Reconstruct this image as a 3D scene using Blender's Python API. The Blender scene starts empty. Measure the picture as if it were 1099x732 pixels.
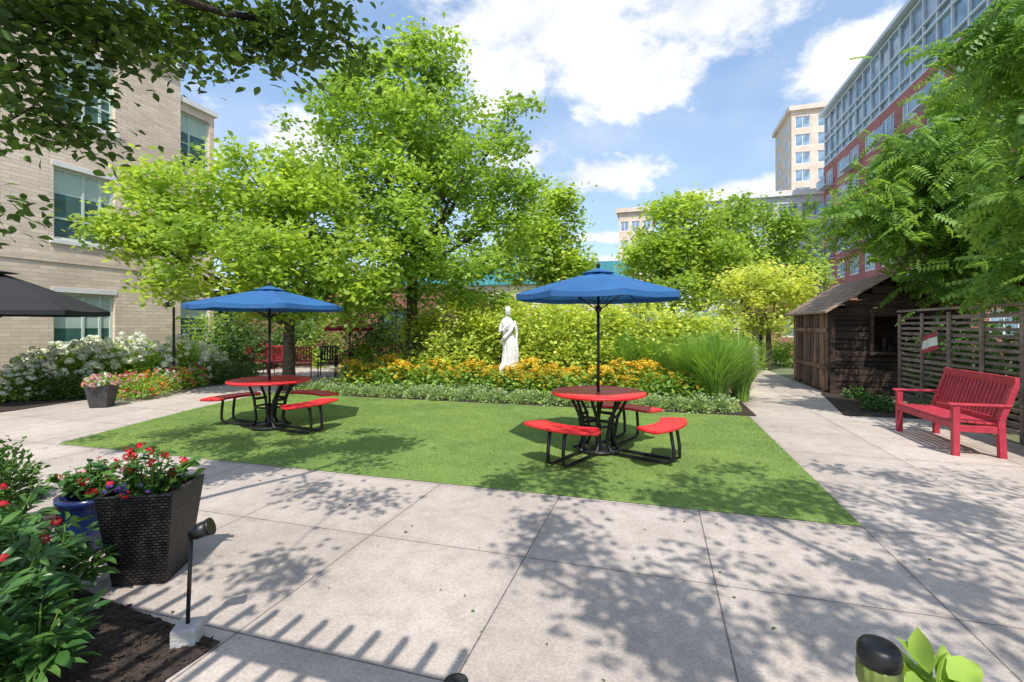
import bpy, math, random
import numpy as np
from mathutils import Vector, Matrix
R=random.Random(7); NR=np.random.default_rng(11)
TH=math.radians(16.75); S_,C_=math.sin(TH),math.cos(TH)
F=515.0; HZ=350.0; CH=1.6
def cw(x,y): return (C_*x-S_*y, S_*x+C_*y)
def G(px,py,z=0.0):
    d=F*(CH-z)/(py-HZ); X,Y=cw((px-550)/F*d,d); return (X,Y,z)
def D(px,py,d):
    X,Y=cw((px-550)/F*d,d); return (X,Y,CH+(HZ-py)/F*d)
scene=bpy.context.scene; COL=scene.collection
scene.view_settings.view_transform='Standard'; scene.view_settings.look='None'; scene.view_settings.exposure=0

# ---------------------------------------------------------------- materials
def newmat(name):
    m=bpy.data.materials.new(name); m.use_nodes=True; nt=m.node_tree; nt.nodes.clear()
    return m,nt,nt.nodes,nt.links
def ramp2(nt,fac,c1,c2,a=0.0,b=1.0):
    n=nt.nodes.new('ShaderNodeValToRGB'); n.color_ramp.elements[0].position=a; n.color_ramp.elements[1].position=b
    n.color_ramp.elements[0].color=(*c1,1); n.color_ramp.elements[1].color=(*c2,1)
    nt.links.new(fac,n.inputs[0]); return n.outputs[0]
def noise(nt,scale,detail=4,vec=None,rough=0.55):
    n=nt.nodes.new('ShaderNodeTexNoise'); n.inputs['Scale'].default_value=scale; n.inputs['Detail'].default_value=detail
    n.inputs['Roughness'].default_value=rough
    if vec is None:
        tc=nt.nodes.new('ShaderNodeTexCoord'); vec=tc.outputs['Object']
    nt.links.new(vec,n.inputs['Vector']); return n.outputs['Fac']
def mixc(nt,fac,a,b,mode='MIX'):
    n=nt.nodes.new('ShaderNodeMix'); n.data_type='RGBA'; n.blend_type=mode
    for s,i in ((fac,0),(a,6),(b,7)):
        if isinstance(s,(int,float)): n.inputs[i].default_value=s
        elif isinstance(s,tuple): n.inputs[i].default_value=(*s,1)
        else: nt.links.new(s,n.inputs[i])
    return n.outputs[2]
def mth(nt,op,a,b=None,c=None,clamp=False):
    n=nt.nodes.new('ShaderNodeMath'); n.operation=op; n.use_clamp=clamp
    for i,s in enumerate((a,b,c)):
        if s is None: continue
        if isinstance(s,(int,float)): n.inputs[i].default_value=s
        else: nt.links.new(s,n.inputs[i])
    return n.outputs[0]
def finish(nt,color,rough=0.7,bump=None,bstr=0.3,bdist=0.01,metal=0.0,spec=0.5,coat=0):
    p=nt.nodes.new('ShaderNodeBsdfPrincipled'); o=nt.nodes.new('ShaderNodeOutputMaterial')
    if isinstance(color,tuple): p.inputs['Base Color'].default_value=(*color,1)
    else: nt.links.new(color,p.inputs['Base Color'])
    if isinstance(rough,(int,float)): p.inputs['Roughness'].default_value=rough
    else: nt.links.new(rough,p.inputs['Roughness'])
    p.inputs['Metallic'].default_value=metal; p.inputs['Specular IOR Level'].default_value=spec
    if bump is not None:
        b=nt.nodes.new('ShaderNodeBump'); b.inputs['Strength'].default_value=bstr; b.inputs['Distance'].default_value=bdist
        nt.links.new(bump,b.inputs['Height']); nt.links.new(b.outputs[0],p.inputs['Normal'])
    nt.links.new(p.outputs[0],o.inputs[0]); return p
def simple(name,c1,c2=None,rough=0.6,scale=8,bstr=0.15,bdist=0.01,metal=0,spec=0.5):
    m,nt,N,L=newmat(name)
    if c2 is None: c2=tuple(x*0.8 for x in c1)
    f=noise(nt,scale,4); col=ramp2(nt,f,c2,c1,0.35,0.65)
    f2=noise(nt,scale*6,2)
    finish(nt,col,rough,f2,bstr,bdist,metal,spec); return m
def leafmat(name,ca,cb,trans=0.42,cl=1.3,tr=None,rough=0.5):
    m,nt,N,L=newmat(name)
    g=N.new('ShaderNodeNewGeometry')
    col=ramp2(nt,g.outputs['Random Per Island'],ca,cb)
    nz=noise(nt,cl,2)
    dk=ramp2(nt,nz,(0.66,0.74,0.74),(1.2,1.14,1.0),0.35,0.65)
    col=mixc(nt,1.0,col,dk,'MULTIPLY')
    p=N.new('ShaderNodeBsdfPrincipled'); L.new(col,p.inputs['Base Color']); p.inputs['Roughness'].default_value=rough
    p.inputs['Specular IOR Level'].default_value=0.35
    t=N.new('ShaderNodeBsdfTranslucent'); tc=mixc(nt,1.0,col,tr or (1.45,1.4,0.75),'MULTIPLY'); L.new(tc,t.inputs[0])
    mx=N.new('ShaderNodeMixShader'); mx.inputs[0].default_value=trans; L.new(p.outputs[0],mx.inputs[1]); L.new(t.outputs[0],mx.inputs[2])
    o=N.new('ShaderNodeOutputMaterial'); L.new(mx.outputs[0],o.inputs[0]); return m
def petal(name,ca,cb,trans=0.25):
    return leafmat(name,ca,cb,trans,3.0,(1,1,1),0.6)
def brick(name,c1,c2,mortar,bw=0.22,bh=0.075,ms=0.008,scale_noise=0.6,bstr=0.3):
    m,nt,N,L=newmat(name)
    tc=N.new('ShaderNodeTexCoord'); sp=N.new('ShaderNodeSeparateXYZ'); L.new(tc.outputs['Object'],sp.inputs[0])
    s=mth(nt,'ADD',sp.outputs[0],sp.outputs[1]); cb=N.new('ShaderNodeCombineXYZ'); L.new(s,cb.inputs[0]); L.new(sp.outputs[2],cb.inputs[1])
    b=N.new('ShaderNodeTexBrick'); L.new(cb.outputs[0],b.inputs['Vector']); b.inputs['Scale'].default_value=1
    b.inputs['Brick Width'].default_value=bw; b.inputs['Row Height'].default_value=bh; b.inputs['Mortar Size'].default_value=ms
    b.inputs['Color1'].default_value=(*c1,1); b.inputs['Color2'].default_value=(*c2,1); b.inputs['Mortar'].default_value=(*mortar,1)
    nz=noise(nt,scale_noise,4); dk=ramp2(nt,nz,(0.84,0.82,0.80),(1.1,1.1,1.1),0.3,0.7)
    col=mixc(nt,1.0,b.outputs['Color'],dk,'MULTIPLY')
    finish(nt,col,0.85,b.outputs['Fac'],-bstr,0.01); return m
def glassmat(name,c=(0.03,0.06,0.07),rough=0.04):
    m,nt,N,L=newmat(name); f=noise(nt,0.7,2); col=ramp2(nt,f,tuple(x*0.5 for x in c),tuple(x*1.6 for x in c),0.3,0.7)
    finish(nt,col,rough,None,spec=1.0); return m

m,nt,N,L=newmat('concrete_paving'); M_CONC=m
tc=N.new('ShaderNodeTexCoord'); sp=N.new('ShaderNodeSeparateXYZ'); L.new(tc.outputs['Object'],sp.inputs[0])
xs=mth(nt,'SUBTRACT',sp.outputs[0],0.35); ys=mth(nt,'SUBTRACT',sp.outputs[1],3.2)
dx=mth(nt,'PINGPONG',xs,0.61); dy=mth(nt,'PINGPONG',ys,0.61)
dm=mth(nt,'MINIMUM',dx,dy)
jn=noise(nt,22,2); dm2=mth(nt,'ADD',dm,mth(nt,'MULTIPLY',mth(nt,'SUBTRACT',jn,0.5),0.006))
joint=N.new('ShaderNodeMapRange'); joint.inputs[1].default_value=0.0015; joint.inputs[2].default_value=0.006; L.new(dm2,joint.inputs[0])
edge=N.new('ShaderNodeMapRange'); edge.inputs[1].default_value=0.005; edge.inputs[2].default_value=0.09; edge.inputs[3].default_value=0.92; edge.inputs[4].default_value=1.0; L.new(dm2,edge.inputs[0])
fx=mth(nt,'FLOOR',mth(nt,'DIVIDE',xs,1.22)); fy=mth(nt,'FLOOR',mth(nt,'DIVIDE',ys,1.22))
cb=N.new('ShaderNodeCombineXYZ'); L.new(fx,cb.inputs[0]); L.new(fy,cb.inputs[1])
wn=N.new('ShaderNodeTexWhiteNoise'); L.new(cb.outputs[0],wn.inputs['Vector'])
n1=noise(nt,1.1,5,rough=0.65); n2=noise(nt,60,4,rough=0.75); n3=noise(nt,7,4); n5=noise(nt,0.45,3)
base=ramp2(nt,n1,(0.42,0.358,0.312),(0.53,0.46,0.408),0.3,0.7)
slab=ramp2(nt,wn.outputs[0],(0.92,0.92,0.92),(1.05,1.045,1.04))
c=mixc(nt,1,base,slab,'MULTIPLY')
c=mixc(nt,1,c,ramp2(nt,n2,(0.74,0.74,0.74),(1.16,1.16,1.16),0.3,0.68),'MULTIPLY')
c=mixc(nt,1,c,ramp2(nt,n3,(0.89,0.88,0.87),(1.04,1.04,1.04),0.3,0.6),'MULTIPLY')
c=mixc(nt,1,c,ramp2(nt,n5,(0.92,0.91,0.90),(1.04,1.04,1.04),0.38,0.6),'MULTIPLY')
vs=N.new('ShaderNodeTexVoronoi'); vs.inputs['Scale'].default_value=1.7; vs.inputs['Randomness'].default_value=1; L.new(tc.outputs['Object'],vs.inputs['Vector'])
spot=N.new('ShaderNodeMapRange'); spot.inputs[1].default_value=0.012; spot.inputs[2].default_value=0.03; spot.inputs[3].default_value=0.6; L.new(vs.outputs['Distance'],spot.inputs[0])
c=mixc(nt,1,c,spot.outputs[0],'MULTIPLY')
c=mixc(nt,1,c,edge.outputs[0],'MULTIPLY')
c=mixc(nt,joint.outputs[0],(0.13,0.105,0.09),c)
h=mth(nt,'ADD',mth(nt,'MULTIPLY',joint.outputs[0],1.0),mth(nt,'MULTIPLY',n2,0.3))
finish(nt,c,0.9,h,0.5,0.007)

M_GROUND=simple('dry_ground',(0.20,0.20,0.12),(0.12,0.15,0.07),0.95,0.5)
M_SOIL=simple('bark_mulch',(0.085,0.055,0.04),(0.028,0.018,0.013),0.95,18,0.9,0.03)
M_TURFB=simple('turf_backing',(0.17,0.26,0.06),(0.12,0.20,0.04),0.9,3,0.5,0.01)
M_TURF=leafmat('turf_blades',(0.24,0.34,0.085),(0.38,0.48,0.15),0.35,0.9,(1.3,1.25,0.85))
M_BLACK=simple('black_powder_coat',(0.012,0.012,0.013),(0.008,0.008,0.008),0.4,20,0.05)
M_BARK=simple('bark',(0.13,0.10,0.075),(0.05,0.037,0.028),0.9,9,0.8,0.03)
M_BARKD=simple('dark_bark',(0.06,0.045,0.035),(0.025,0.02,0.016),0.9,9,0.8,0.03)
m,nt,N,L=newmat('perforated_red_coating'); M_RED=m
tc=N.new('ShaderNodeTexCoord'); sp=N.new('ShaderNodeSeparateXYZ'); L.new(tc.outputs['Object'],sp.inputs[0])
a=mth(nt,'PINGPONG',sp.outputs[0],0.014); b=mth(nt,'PINGPONG',sp.outputs[1],0.014)
d=mth(nt,'SQRT',mth(nt,'ADD',mth(nt,'MULTIPLY',a,a),mth(nt,'MULTIPLY',b,b)))
mr=N.new('ShaderNodeMapRange'); mr.inputs[1].default_value=0.005; mr.inputs[2].default_value=0.007; L.new(d,mr.inputs[0])
gg=N.new('ShaderNodeNewGeometry'); sz=N.new('ShaderNodeSeparateXYZ'); L.new(gg.outputs['Normal'],sz.inputs[0])
up=mth(nt,'GREATER_THAN',mth(nt,'ABSOLUTE',sz.outputs[2]),0.8)
hole=mth(nt,'MULTIPLY',mth(nt,'SUBTRACT',1.0,mr.outputs[0]),up)
nz=noise(nt,3,3); col=ramp2(nt,nz,(0.72,0.022,0.032),(0.84,0.04,0.05),0.3,0.7)
col=mixc(nt,mth(nt,'MULTIPLY',hole,0.45),col,(0.15,0.01,0.008))
finish(nt,col,0.42,None,spec=0.3)
M_REDRIM=simple('red_vinyl_rim',(0.78,0.03,0.035),(0.65,0.02,0.025),0.35,4,0.05)
def cloth(name,c1,c2,trans=0.15):
    m,nt,N,L=newmat(name); f=noise(nt,2.2,4); col=ramp2(nt,f,c2,c1,0.3,0.7)
    p=N.new('ShaderNodeBsdfPrincipled'); L.new(col,p.inputs['Base Color']); p.inputs['Roughness'].default_value=0.75
    t=N.new('ShaderNodeBsdfTranslucent'); L.new(col,t.inputs[0]); mx=N.new('ShaderNodeMixShader'); mx.inputs[0].default_value=trans
    L.new(p.outputs[0],mx.inputs[1]); L.new(t.outputs[0],mx.inputs[2]); o=N.new('ShaderNodeOutputMaterial'); L.new(mx.outputs[0],o.inputs[0]); return m
M_BLUE=cloth('blue_canvas',(0.035,0.16,0.40),(0.025,0.115,0.31),0.20)
M_BLKCAN=cloth('black_canvas',(0.022,0.023,0.028),(0.015,0.015,0.018),0.02)
M_REDCAN=cloth('dark_red_canvas',(0.38,0.02,0.03),(0.28,0.015,0.02),0.25)
M_CRIM=simple('crimson_painted_wood',(0.52,0.045,0.075),(0.38,0.03,0.05),0.5,9,0.25)
M_STAT=simple('weathered_white_stone',(0.80,0.78,0.74),(0.58,0.56,0.53),0.8,5,0.3,0.01)
M_TAN=brick('cream_brick',(0.86,0.70,0.545),(0.70,0.55,0.42),(0.60,0.51,0.42),0.42,0.11,0.012)
M_REDB=brick('red_brick',(0.34,0.105,0.07),(0.25,0.075,0.05),(0.36,0.29,0.25))
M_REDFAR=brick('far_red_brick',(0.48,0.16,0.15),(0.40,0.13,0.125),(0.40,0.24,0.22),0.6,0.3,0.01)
M_PINK=brick('beige_panel_cladding',(0.76,0.62,0.52),(0.70,0.57,0.47),(0.6,0.5,0.42),1.5,0.8,0.02)
M_WHITE=simple('white_trim',(0.82,0.81,0.78),(0.72,0.71,0.68),0.6,3,0.05)
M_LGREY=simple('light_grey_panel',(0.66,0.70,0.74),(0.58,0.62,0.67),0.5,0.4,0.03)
M_TEAL=simple('teal_metal_roofing',(0.10,0.38,0.42),(0.07,0.30,0.34),0.4,0.5,0.1)
M_GLASS=glassmat('window_glass',(0.06,0.14,0.12))
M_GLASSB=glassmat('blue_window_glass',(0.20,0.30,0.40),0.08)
M_BLIND=simple('window_blind',(0.50,0.62,0.54),(0.42,0.54,0.47),0.7,2,0.05)
M_FRAMEG=simple('pale_green_frame',(0.60,0.70,0.62),(0.52,0.62,0.55),0.5,2,0.03)
def woodmat(name,c1,c2,axis=2,sc=1.0,v0=.42,v1=1.5):
    m,nt,N,L=newmat(name); tc=N.new('ShaderNodeTexCoord'); mp=N.new('ShaderNodeMapping'); L.new(tc.outputs['Object'],mp.inputs[0])
    s=[14*sc,14*sc,14*sc]; s[axis]=0.9*sc; mp.inputs['Scale'].default_value=s
    g=N.new('ShaderNodeNewGeometry')
    f=noise(nt,1.6,6,mp.outputs[0],0.65); col=ramp2(nt,f,c2,c1,0.3,0.7)
    rr=ramp2(nt,g.outputs['Random Per Island'],(v0,v0,v0),(v1,v1*.97,v1*.93))
    st=noise(nt,2.3,4); stc=ramp2(nt,st,(0.6,0.58,0.56),(1.15,1.15,1.15),0.35,0.62)
    col=mixc(nt,1,col,rr,'MULTIPLY'); col=mixc(nt,1,col,stc,'MULTIPLY'); finish(nt,col,0.88,f,0.8,0.018); return m
M_WV=woodmat('weathered_brown_boards',(0.30,0.17,0.115),(0.06,0.035,0.026),2)
M_WH=woodmat('dark_log_boards',(0.085,0.05,0.036),(0.018,0.012,0.010),0)
M_FEN=woodmat('grey_fence_slats',(0.36,0.28,0.235),(0.16,0.12,0.10),1,1,.7,1.25)
M_FENX=woodmat('brown_fence_boards',(0.22,0.15,0.11),(0.08,0.055,0.04),2)
M_PERG=woodmat('stained_pergola_wood',(0.25,0.15,0.09),(0.12,0.07,0.04),1)
m,nt,N,L=newmat('wood_shingle_roofing'); M_SHI=m
tc=N.new('ShaderNodeTexCoord'); sp=N.new('ShaderNodeSeparateXYZ'); L.new(tc.outputs['Object'],sp.inputs[0])
cb=N.new('ShaderNodeCombineXYZ'); L.new(sp.outputs[1],cb.inputs[0]); L.new(mth(nt,'MULTIPLY',sp.outputs[2],1.6),cb.inputs[1])
b=N.new('ShaderNodeTexBrick'); L.new(cb.outputs[0],b.inputs['Vector']); b.inputs['Scale'].default_value=1; b.inputs['Brick Width'].default_value=0.14; b.inputs['Row Height'].default_value=0.16; b.inputs['Mortar Size'].default_value=0.008
b.inputs['Color1'].default_value=(0.46,0.30,0.23,1); b.inputs['Color2'].default_value=(0.29,0.19,0.145,1); b.inputs['Mortar'].default_value=(0.05,0.035,0.03,1)
f=noise(nt,6,5); col=mixc(nt,1,b.outputs['Color'],ramp2(nt,f,(0.6,0.6,0.6),(1.2,1.2,1.2),0.3,0.7),'MULTIPLY'); finish(nt,col,0.9,b.outputs['Fac'],-0.6,0.02)
m,nt,N,L=newmat('black_wicker'); M_WICK=m
tc=N.new('ShaderNodeTexCoord'); sp=N.new('ShaderNodeSeparateXYZ'); L.new(tc.outputs['Object'],sp.inputs[0])
cb=N.new('ShaderNodeCombineXYZ'); L.new(mth(nt,'ADD',sp.outputs[0],sp.outputs[1]),cb.inputs[0]); L.new(sp.outputs[2],cb.inputs[1])
b=N.new('ShaderNodeTexBrick'); L.new(cb.outputs[0],b.inputs['Vector']); b.inputs['Scale'].default_value=1; b.inputs['Brick Width'].default_value=0.034; b.inputs['Row Height'].default_value=0.018; b.inputs['Mortar Size'].default_value=0.004
b.inputs['Color1'].default_value=(0.055,0.05,0.048,1); b.inputs['Color2'].default_value=(0.022,0.02,0.02,1); b.inputs['Mortar'].default_value=(0.002,0.002,0.002,1)
finish(nt,b.outputs['Color'],0.5,b.outputs['Fac'],-1.0,0.012,spec=0.3)
M_STONE=simple('grey_concrete_block',(0.50,0.49,0.47),(0.38,0.37,0.36),0.9,12,0.6)
M_BLUEPOT=simple('blue_glazed_pot',(0.015,0.03,0.12),(0.01,0.02,0.07),0.15,6,0.02)
M_POT=simple('charcoal_pot',(0.06,0.055,0.055),(0.035,0.033,0.033),0.6,9,0.1)
M_AMBER=simple('greenish_lens',(0.20,0.26,0.06),(0.12,0.16,0.03),0.3,9,0.1)

L_BRIGHT=leafmat('bright_leaf',(0.26,0.41,0.06),(0.51,0.635,0.13),0.48,0.7)
L_TALL=leafmat('tall_tree_leaf',(0.22,0.375,0.06),(0.44,0.59,0.13),0.48,0.6)
L_MID=leafmat('mid_leaf',(0.22,0.37,0.065),(0.42,0.56,0.12),0.45,0.5)
L_YEL=leafmat('yellow_leaf',(0.48,0.56,0.11),(0.70,0.73,0.20),0.46,0.9)
L_LOCUST=leafmat('pinnate_leaflet',(0.14,0.28,0.055),(0.31,0.48,0.11),0.44,0.8)
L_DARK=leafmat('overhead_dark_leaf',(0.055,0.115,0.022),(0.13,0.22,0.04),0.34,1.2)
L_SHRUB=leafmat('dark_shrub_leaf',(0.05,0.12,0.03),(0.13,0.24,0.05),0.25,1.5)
L_BOX=leafmat('boxwood_leaf',(0.055,0.12,0.025),(0.13,0.22,0.045),0.25,2.5)
L_HED=leafmat('gold_green_hedge_leaf',(0.32,0.46,0.07),(0.72,0.75,0.16),0.44,1.1)
L_HYD=leafmat('hydrangea_leaf',(0.24,0.40,0.06),(0.40,0.56,0.11),0.35,2)
L_SIL=leafmat('grey_green_border_leaf',(0.26,0.37,0.15),(0.45,0.56,0.28),0.3,3)
L_RUD=leafmat('coneflower_leaf',(0.19,0.34,0.05),(0.35,0.50,0.09),0.35,3)
L_GR=leafmat('ornamental_grass_blade',(0.17,0.32,0.06),(0.36,0.54,0.12),0.36,2)
L_PEO=leafmat('peony_leaf',(0.04,0.115,0.03),(0.11,0.23,0.055),0.25,4,rough=0.35)
P_WHITE=petal('white_petal',(0.82,0.84,0.66),(0.96,0.96,0.88))
P_ORG=petal('golden_petal',(0.92,0.48,0.02),(0.97,0.70,0.05))
P_BRN=simple('brown_seed_cone',(0.07,0.03,0.01),None,0.9)
P_RED=petal('red_petal',(0.62,0.012,0.03),(0.85,0.03,0.06))
P_PINK=petal('pink_petal',(0.80,0.15,0.30),(0.90,0.42,0.50))
P_PURP=petal('violet_petal',(0.12,0.07,0.50),(0.30,0.14,0.66))
P_ORR=petal('orange_petal',(0.85,0.20,0.02),(0.93,0.38,0.07))

# ---------------------------------------------------------------- builders
def thing(name,label,cat,loc=(0,0,0),rz=0,group=None,kind=None):
    e=bpy.data.objects.new(name,None); COL.objects.link(e); e.empty_display_size=0.2
    e.location=loc; e.rotation_euler=(0,0,rz); e["label"]=label; e["category"]=cat
    if group: e["group"]=group
    if kind: e["kind"]=kind
    return e
def tag(o,label=None,cat=None,group=None,kind=None):
    if label:o["label"]=label
    if cat:o["category"]=cat
    if group:o["group"]=group
    if kind:o["kind"]=kind
    return o
class MB:
    def __init__(s): s.v=[];s.f=[];s.m=[]
    def add(s,vs,fs,mi=0):
        o=len(s.v); s.v+= [tuple(v) for v in vs]; s.f+=[tuple(i+o for i in f) for f in fs]; s.m+=[mi]*len(fs)
    def box(s,x0,x1,y0,y1,z0,z1,mi=0,M=None):
        vs=[Vector((x,y,z)) for z in (z0,z1) for y in (y0,y1) for x in (x0,x1)]
        if M is not None: vs=[M@v for v in vs]
        s.add(vs,[(0,2,3,1),(4,5,7,6),(0,1,5,4),(2,6,7,3),(0,4,6,2),(1,3,7,5)],mi)
    def beam(s,a,b,w,h,mi=0,upv=(0,0,1)):
        a=Vector(a);b=Vector(b);d=(b-a);L=d.length;d.normalize();u=Vector(upv);x=d.cross(u)
        if x.length<1e-4: x=d.cross(Vector((1,0,0)))
        x.normalize();u=x.cross(d)
        vs=[a+d*t*L+x*i*w/2+u*j*h/2 for t in (0,1) for j in (-1,1) for i in (-1,1)]
        s.add(vs,[(0,2,3,1),(4,5,7,6),(0,1,5,4),(2,6,7,3),(0,4,6,2),(1,3,7,5)],mi)
    def tube(s,pts,rad,n=8,mi=0):
        pts=[Vector(p) for p in pts]; 
        if isinstance(rad,(int,float)): rad=[rad]*len(pts)
        vs=[];prev=None
        for i,p in enumerate(pts):
            t=(pts[min(i+1,len(pts)-1)]-pts[max(i-1,0)]).normalized()
            if prev is None:
                x=t.cross(Vector((0,0,1)))
                if x.length<0.05: x=t.cross(Vector((0,1,0)))
            else: x=prev-t*prev.dot(t)
            x.normalize();prev=x;y=t.cross(x)
            for k in range(n):
                a=2*math.pi*k/n; vs.append(p+(x*math.cos(a)+y*math.sin(a))*rad[i])
        fs=[(i*n+k,i*n+(k+1)%n,(i+1)*n+(k+1)%n,(i+1)*n+k) for i in range(len(pts)-1) for k in range(n)]
        fs.append(tuple(range(n))[::-1]); fs.append(tuple(range((len(pts)-1)*n,len(pts)*n)))
        s.add(vs,fs,mi)
    def lathe(s,prof,n=24,c=(0,0),mi=0,sx=1,sy=1,fn=None):
        vs=[]
        for (r,z) in prof:
            for k in range(n):
                a=2*math.pi*k/n; rr=r*(fn(a,z) if fn else 1); vs.append((c[0]+rr*sx*math.cos(a),c[1]+rr*sy*math.sin(a),z))
        fs=[(i*n+k,i*n+(k+1)%n,(i+1)*n+(k+1)%n,(i+1)*n+k) for i in range(len(prof)-1) for k in range(n)]
        fs.append(tuple(range(n))[::-1]); fs.append(tuple(range((len(prof)-1)*n,len(prof)*n)))
        s.add(vs,fs,mi)
    def obj(s,name,mats,parent=None,smooth=False,loc=(0,0,0),rz=0,bevel=0):
        me=bpy.data.meshes.new(name); me.from_pydata(s.v,[],s.f); 
        if not isinstance(mats,(list,tuple)): mats=[mats]
        for m in mats: me.materials.append(m)
        me.polygons.foreach_set('material_index',s.m)
        if smooth: me.polygons.foreach_set('use_smooth',[len(f)<=4 for f in s.f])
        me.update(); o=bpy.data.objects.new(name,me); COL.objects.link(o); o.location=loc; o.rotation_euler=(0,0,rz)
        if parent: o.parent=parent
        if bevel:
            b=o.modifiers.new('Bevel','BEVEL'); b.width=bevel; b.segments=2; b.limit_method='ANGLE'
        return o
def copy_thing(src,loc,rz=0,sc=1.0,label=None):
    n=src.copy(); COL.objects.link(n); n.location=loc; n.rotation_euler=(0,0,rz); n.scale=(sc,sc,sc) if not isinstance(sc,tuple) else sc
    if label: n["label"]=label
    for ch in src.children:
        c=ch.copy(); COL.objects.link(c); c.parent=n
        for g in ch.children:
            k=g.copy(); COL.objects.link(k); k.parent=c
    return n
T_D=(np.array([(0,0,0),(.30,.42,.04),(0,1,-.06),(-.30,.42,.04)]),[(0,1,2,3)],[0])
T_L=(np.array([(0,0,0),(.14,.12,.03),(0,.12,0),(-.14,.12,.03),(.30,.42,.07),(0,.42,0),(-.30,.42,.07),(.22,.72,.03),(0,.72,-.04),(-.22,.72,.03),(0,1,-.12)]),
     [(0,1,2),(0,2,3),(1,4,5,2),(2,5,6,3),(4,7,8,5),(5,8,9,6),(7,10,8),(8,10,9)],[0]*8)
def trifol():
    v=[];f=[]
    for a,l in ((-.75,.75),(0,1.0),(.75,.75)):
        o=len(v); ca,sa=math.cos(a),math.sin(a)
        for (x,y,z) in ((0,.12,0),(.15,.45,.05),(0,.45,0),(-.15,.45,.05),(.11,.75,.01),(0,.75,-.04),(-.11,.75,.01),(0,1,-.12)):
            x*=l;y*=l; v.append((x*ca+y*sa,y*ca-x*sa,z))
        f+=[(o,o+1,o+2),(o,o+2,o+3),(o+1,o+4,o+5,o+2),(o+2,o+5,o+6,o+3),(o+4,o+7,o+5),(o+5,o+7,o+6)]
    o=len(v); v+=[(-.012,-.2,0),(.012,-.2,0),(.012,.15,0),(-.012,.15,0)]; f.append((o,o+1,o+2,o+3))
    return (np.array(v),f,[0]*len(f))
T_TRI=trifol()
def pinnate(np_=7):
    v=[];f=[]
    v+=[(-.004,0,0),(.004,0,0),(.003,1,-.22),(-.003,1,-.22)]; f.append((0,1,2,3))
    for i in range(np_):
        y=.16+.8*i/(np_-1); z=-.22*y*y; l=.30*(1-.40*abs(i/(np_-1)-.4))
        for sgn in (-1,1):
            o=len(v); w=.068
            v+=[(0,y,z),(sgn*l*.45,y+w+.03,z-.02),(sgn*l,y+.06,z-.13),(sgn*l*.45,y-w+.03,z-.04)]
            f.append((o,o+1,o+2,o+3) if sgn<0 else (o,o+3,o+2,o+1))
    return (np.array(v),f,[0]*len(f))
T_P=pinnate()
def daisy(n=8,r=.5,cone=True):
    v=[(0,0,0)];f=[];mi=[]
    for k in range(n):
        a=2*math.pi*k/n; da=math.pi/n*.95; o=len(v)
        v+=[(.1*math.cos(a),.1*math.sin(a),.0),(r*.7*math.cos(a-da*.8),r*.7*math.sin(a-da*.8),.0),(r*math.cos(a),r*math.sin(a),-.08),(r*.7*math.cos(a+da*.8),r*.7*math.sin(a+da*.8),.0)]
        f.append((o,o+1,o+2,o+3));mi.append(0)
    if cone:
        o=len(v); v+=[(.13*math.cos(t),.13*math.sin(t),.03) for t in np.linspace(0,2*math.pi,7)[:-1]]+[(0,0,.14)]
        for k in range(6): f.append((o+k,o+(k+1)%6,o+6)); mi.append(1)
    return (np.array(v),f,mi)
T_DAISY=daisy()
def bloom(n=26,seed=1,s=.19):
    r=random.Random(seed); v=[];f=[]
    for k in range(n):
        z=r.uniform(-.5,1);a=r.uniform(0,6.283);q=math.sqrt(1-z*z)
        nrm=Vector((q*math.cos(a),q*math.sin(a),z)); c=nrm*.42
        t=nrm.orthogonal().normalized(); b=nrm.cross(t); an=r.uniform(0,3); t,b=(t*math.cos(an)+b*math.sin(an)),(b*math.cos(an)-t*math.sin(an))
        o=len(v); v+=[tuple(c+t*s),tuple(c+b*s+nrm*.04),tuple(c-t*s),tuple(c-b*s+nrm*.04)]; f.append((o,o+1,o+2,o+3))
    return (np.array(v),f,[0]*len(f))
T_BLOOM=bloom(54,1,.125); T_PET=bloom(12,3)
def leafR(n,droop=-.25,dvar=.45,nvar=.55,dirs=None):
    a=NR.uniform(0,2*np.pi,n)
    d=np.stack([np.cos(a),np.sin(a),NR.normal(droop,dvar,n)],1)
    if dirs is not None: d=dirs+NR.normal(0,.35,(n,3))
    d/=np.linalg.norm(d,axis=1)[:,None]
    u=np.array([0,0,1.0])+NR.normal(0,nvar,(n,3))
    u-= (u*d).sum(1)[:,None]*d; u/=np.linalg.norm(u,axis=1)[:,None]+1e-9
    x=np.cross(d,u); return np.stack([x,d,u],2)
def scatter(name,T,pos,Rm,sc,mats,parent=None,loc=(0,0,0),extra=None):
    tv,tf,tm=T; n=len(pos); k=len(tv); pos=np.asarray(pos,float); sc=np.asarray(sc,float)
    V=(np.einsum('nij,kj->nki',Rm,tv)*sc[:,None,None]+pos[:,None,:]).reshape(-1,3)
    ls=np.array([len(f) for f in tf]); flat=np.concatenate([np.array(f) for f in tf])
    idx=(flat[None,:]+np.arange(n)[:,None]*k).ravel(); tot=np.tile(ls,n); start=np.concatenate([[0],np.cumsum(tot)[:-1]])
    me=bpy.data.meshes.new(name); me.vertices.add(len(V)); me.vertices.foreach_set('co',V.astype(np.float32).ravel())
    me.loops.add(len(idx)); me.loops.foreach_set('vertex_index',idx.astype(np.int32))
    me.polygons.add(len(tot)); me.polygons.foreach_set('loop_start',start.astype(np.int32)); 
    me.polygons.foreach_set('material_index',np.tile(np.array(tm),n).astype(np.int32))
    if not isinstance(mats,(list,tuple)): mats=[mats]
    for m in mats: me.materials.append(m)
    me.update(calc_edges=True); me.validate()
    o=bpy.data.objects.new(name,me); COL.objects.link(o); o.location=loc
    if parent: o.parent=parent
    return o
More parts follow.
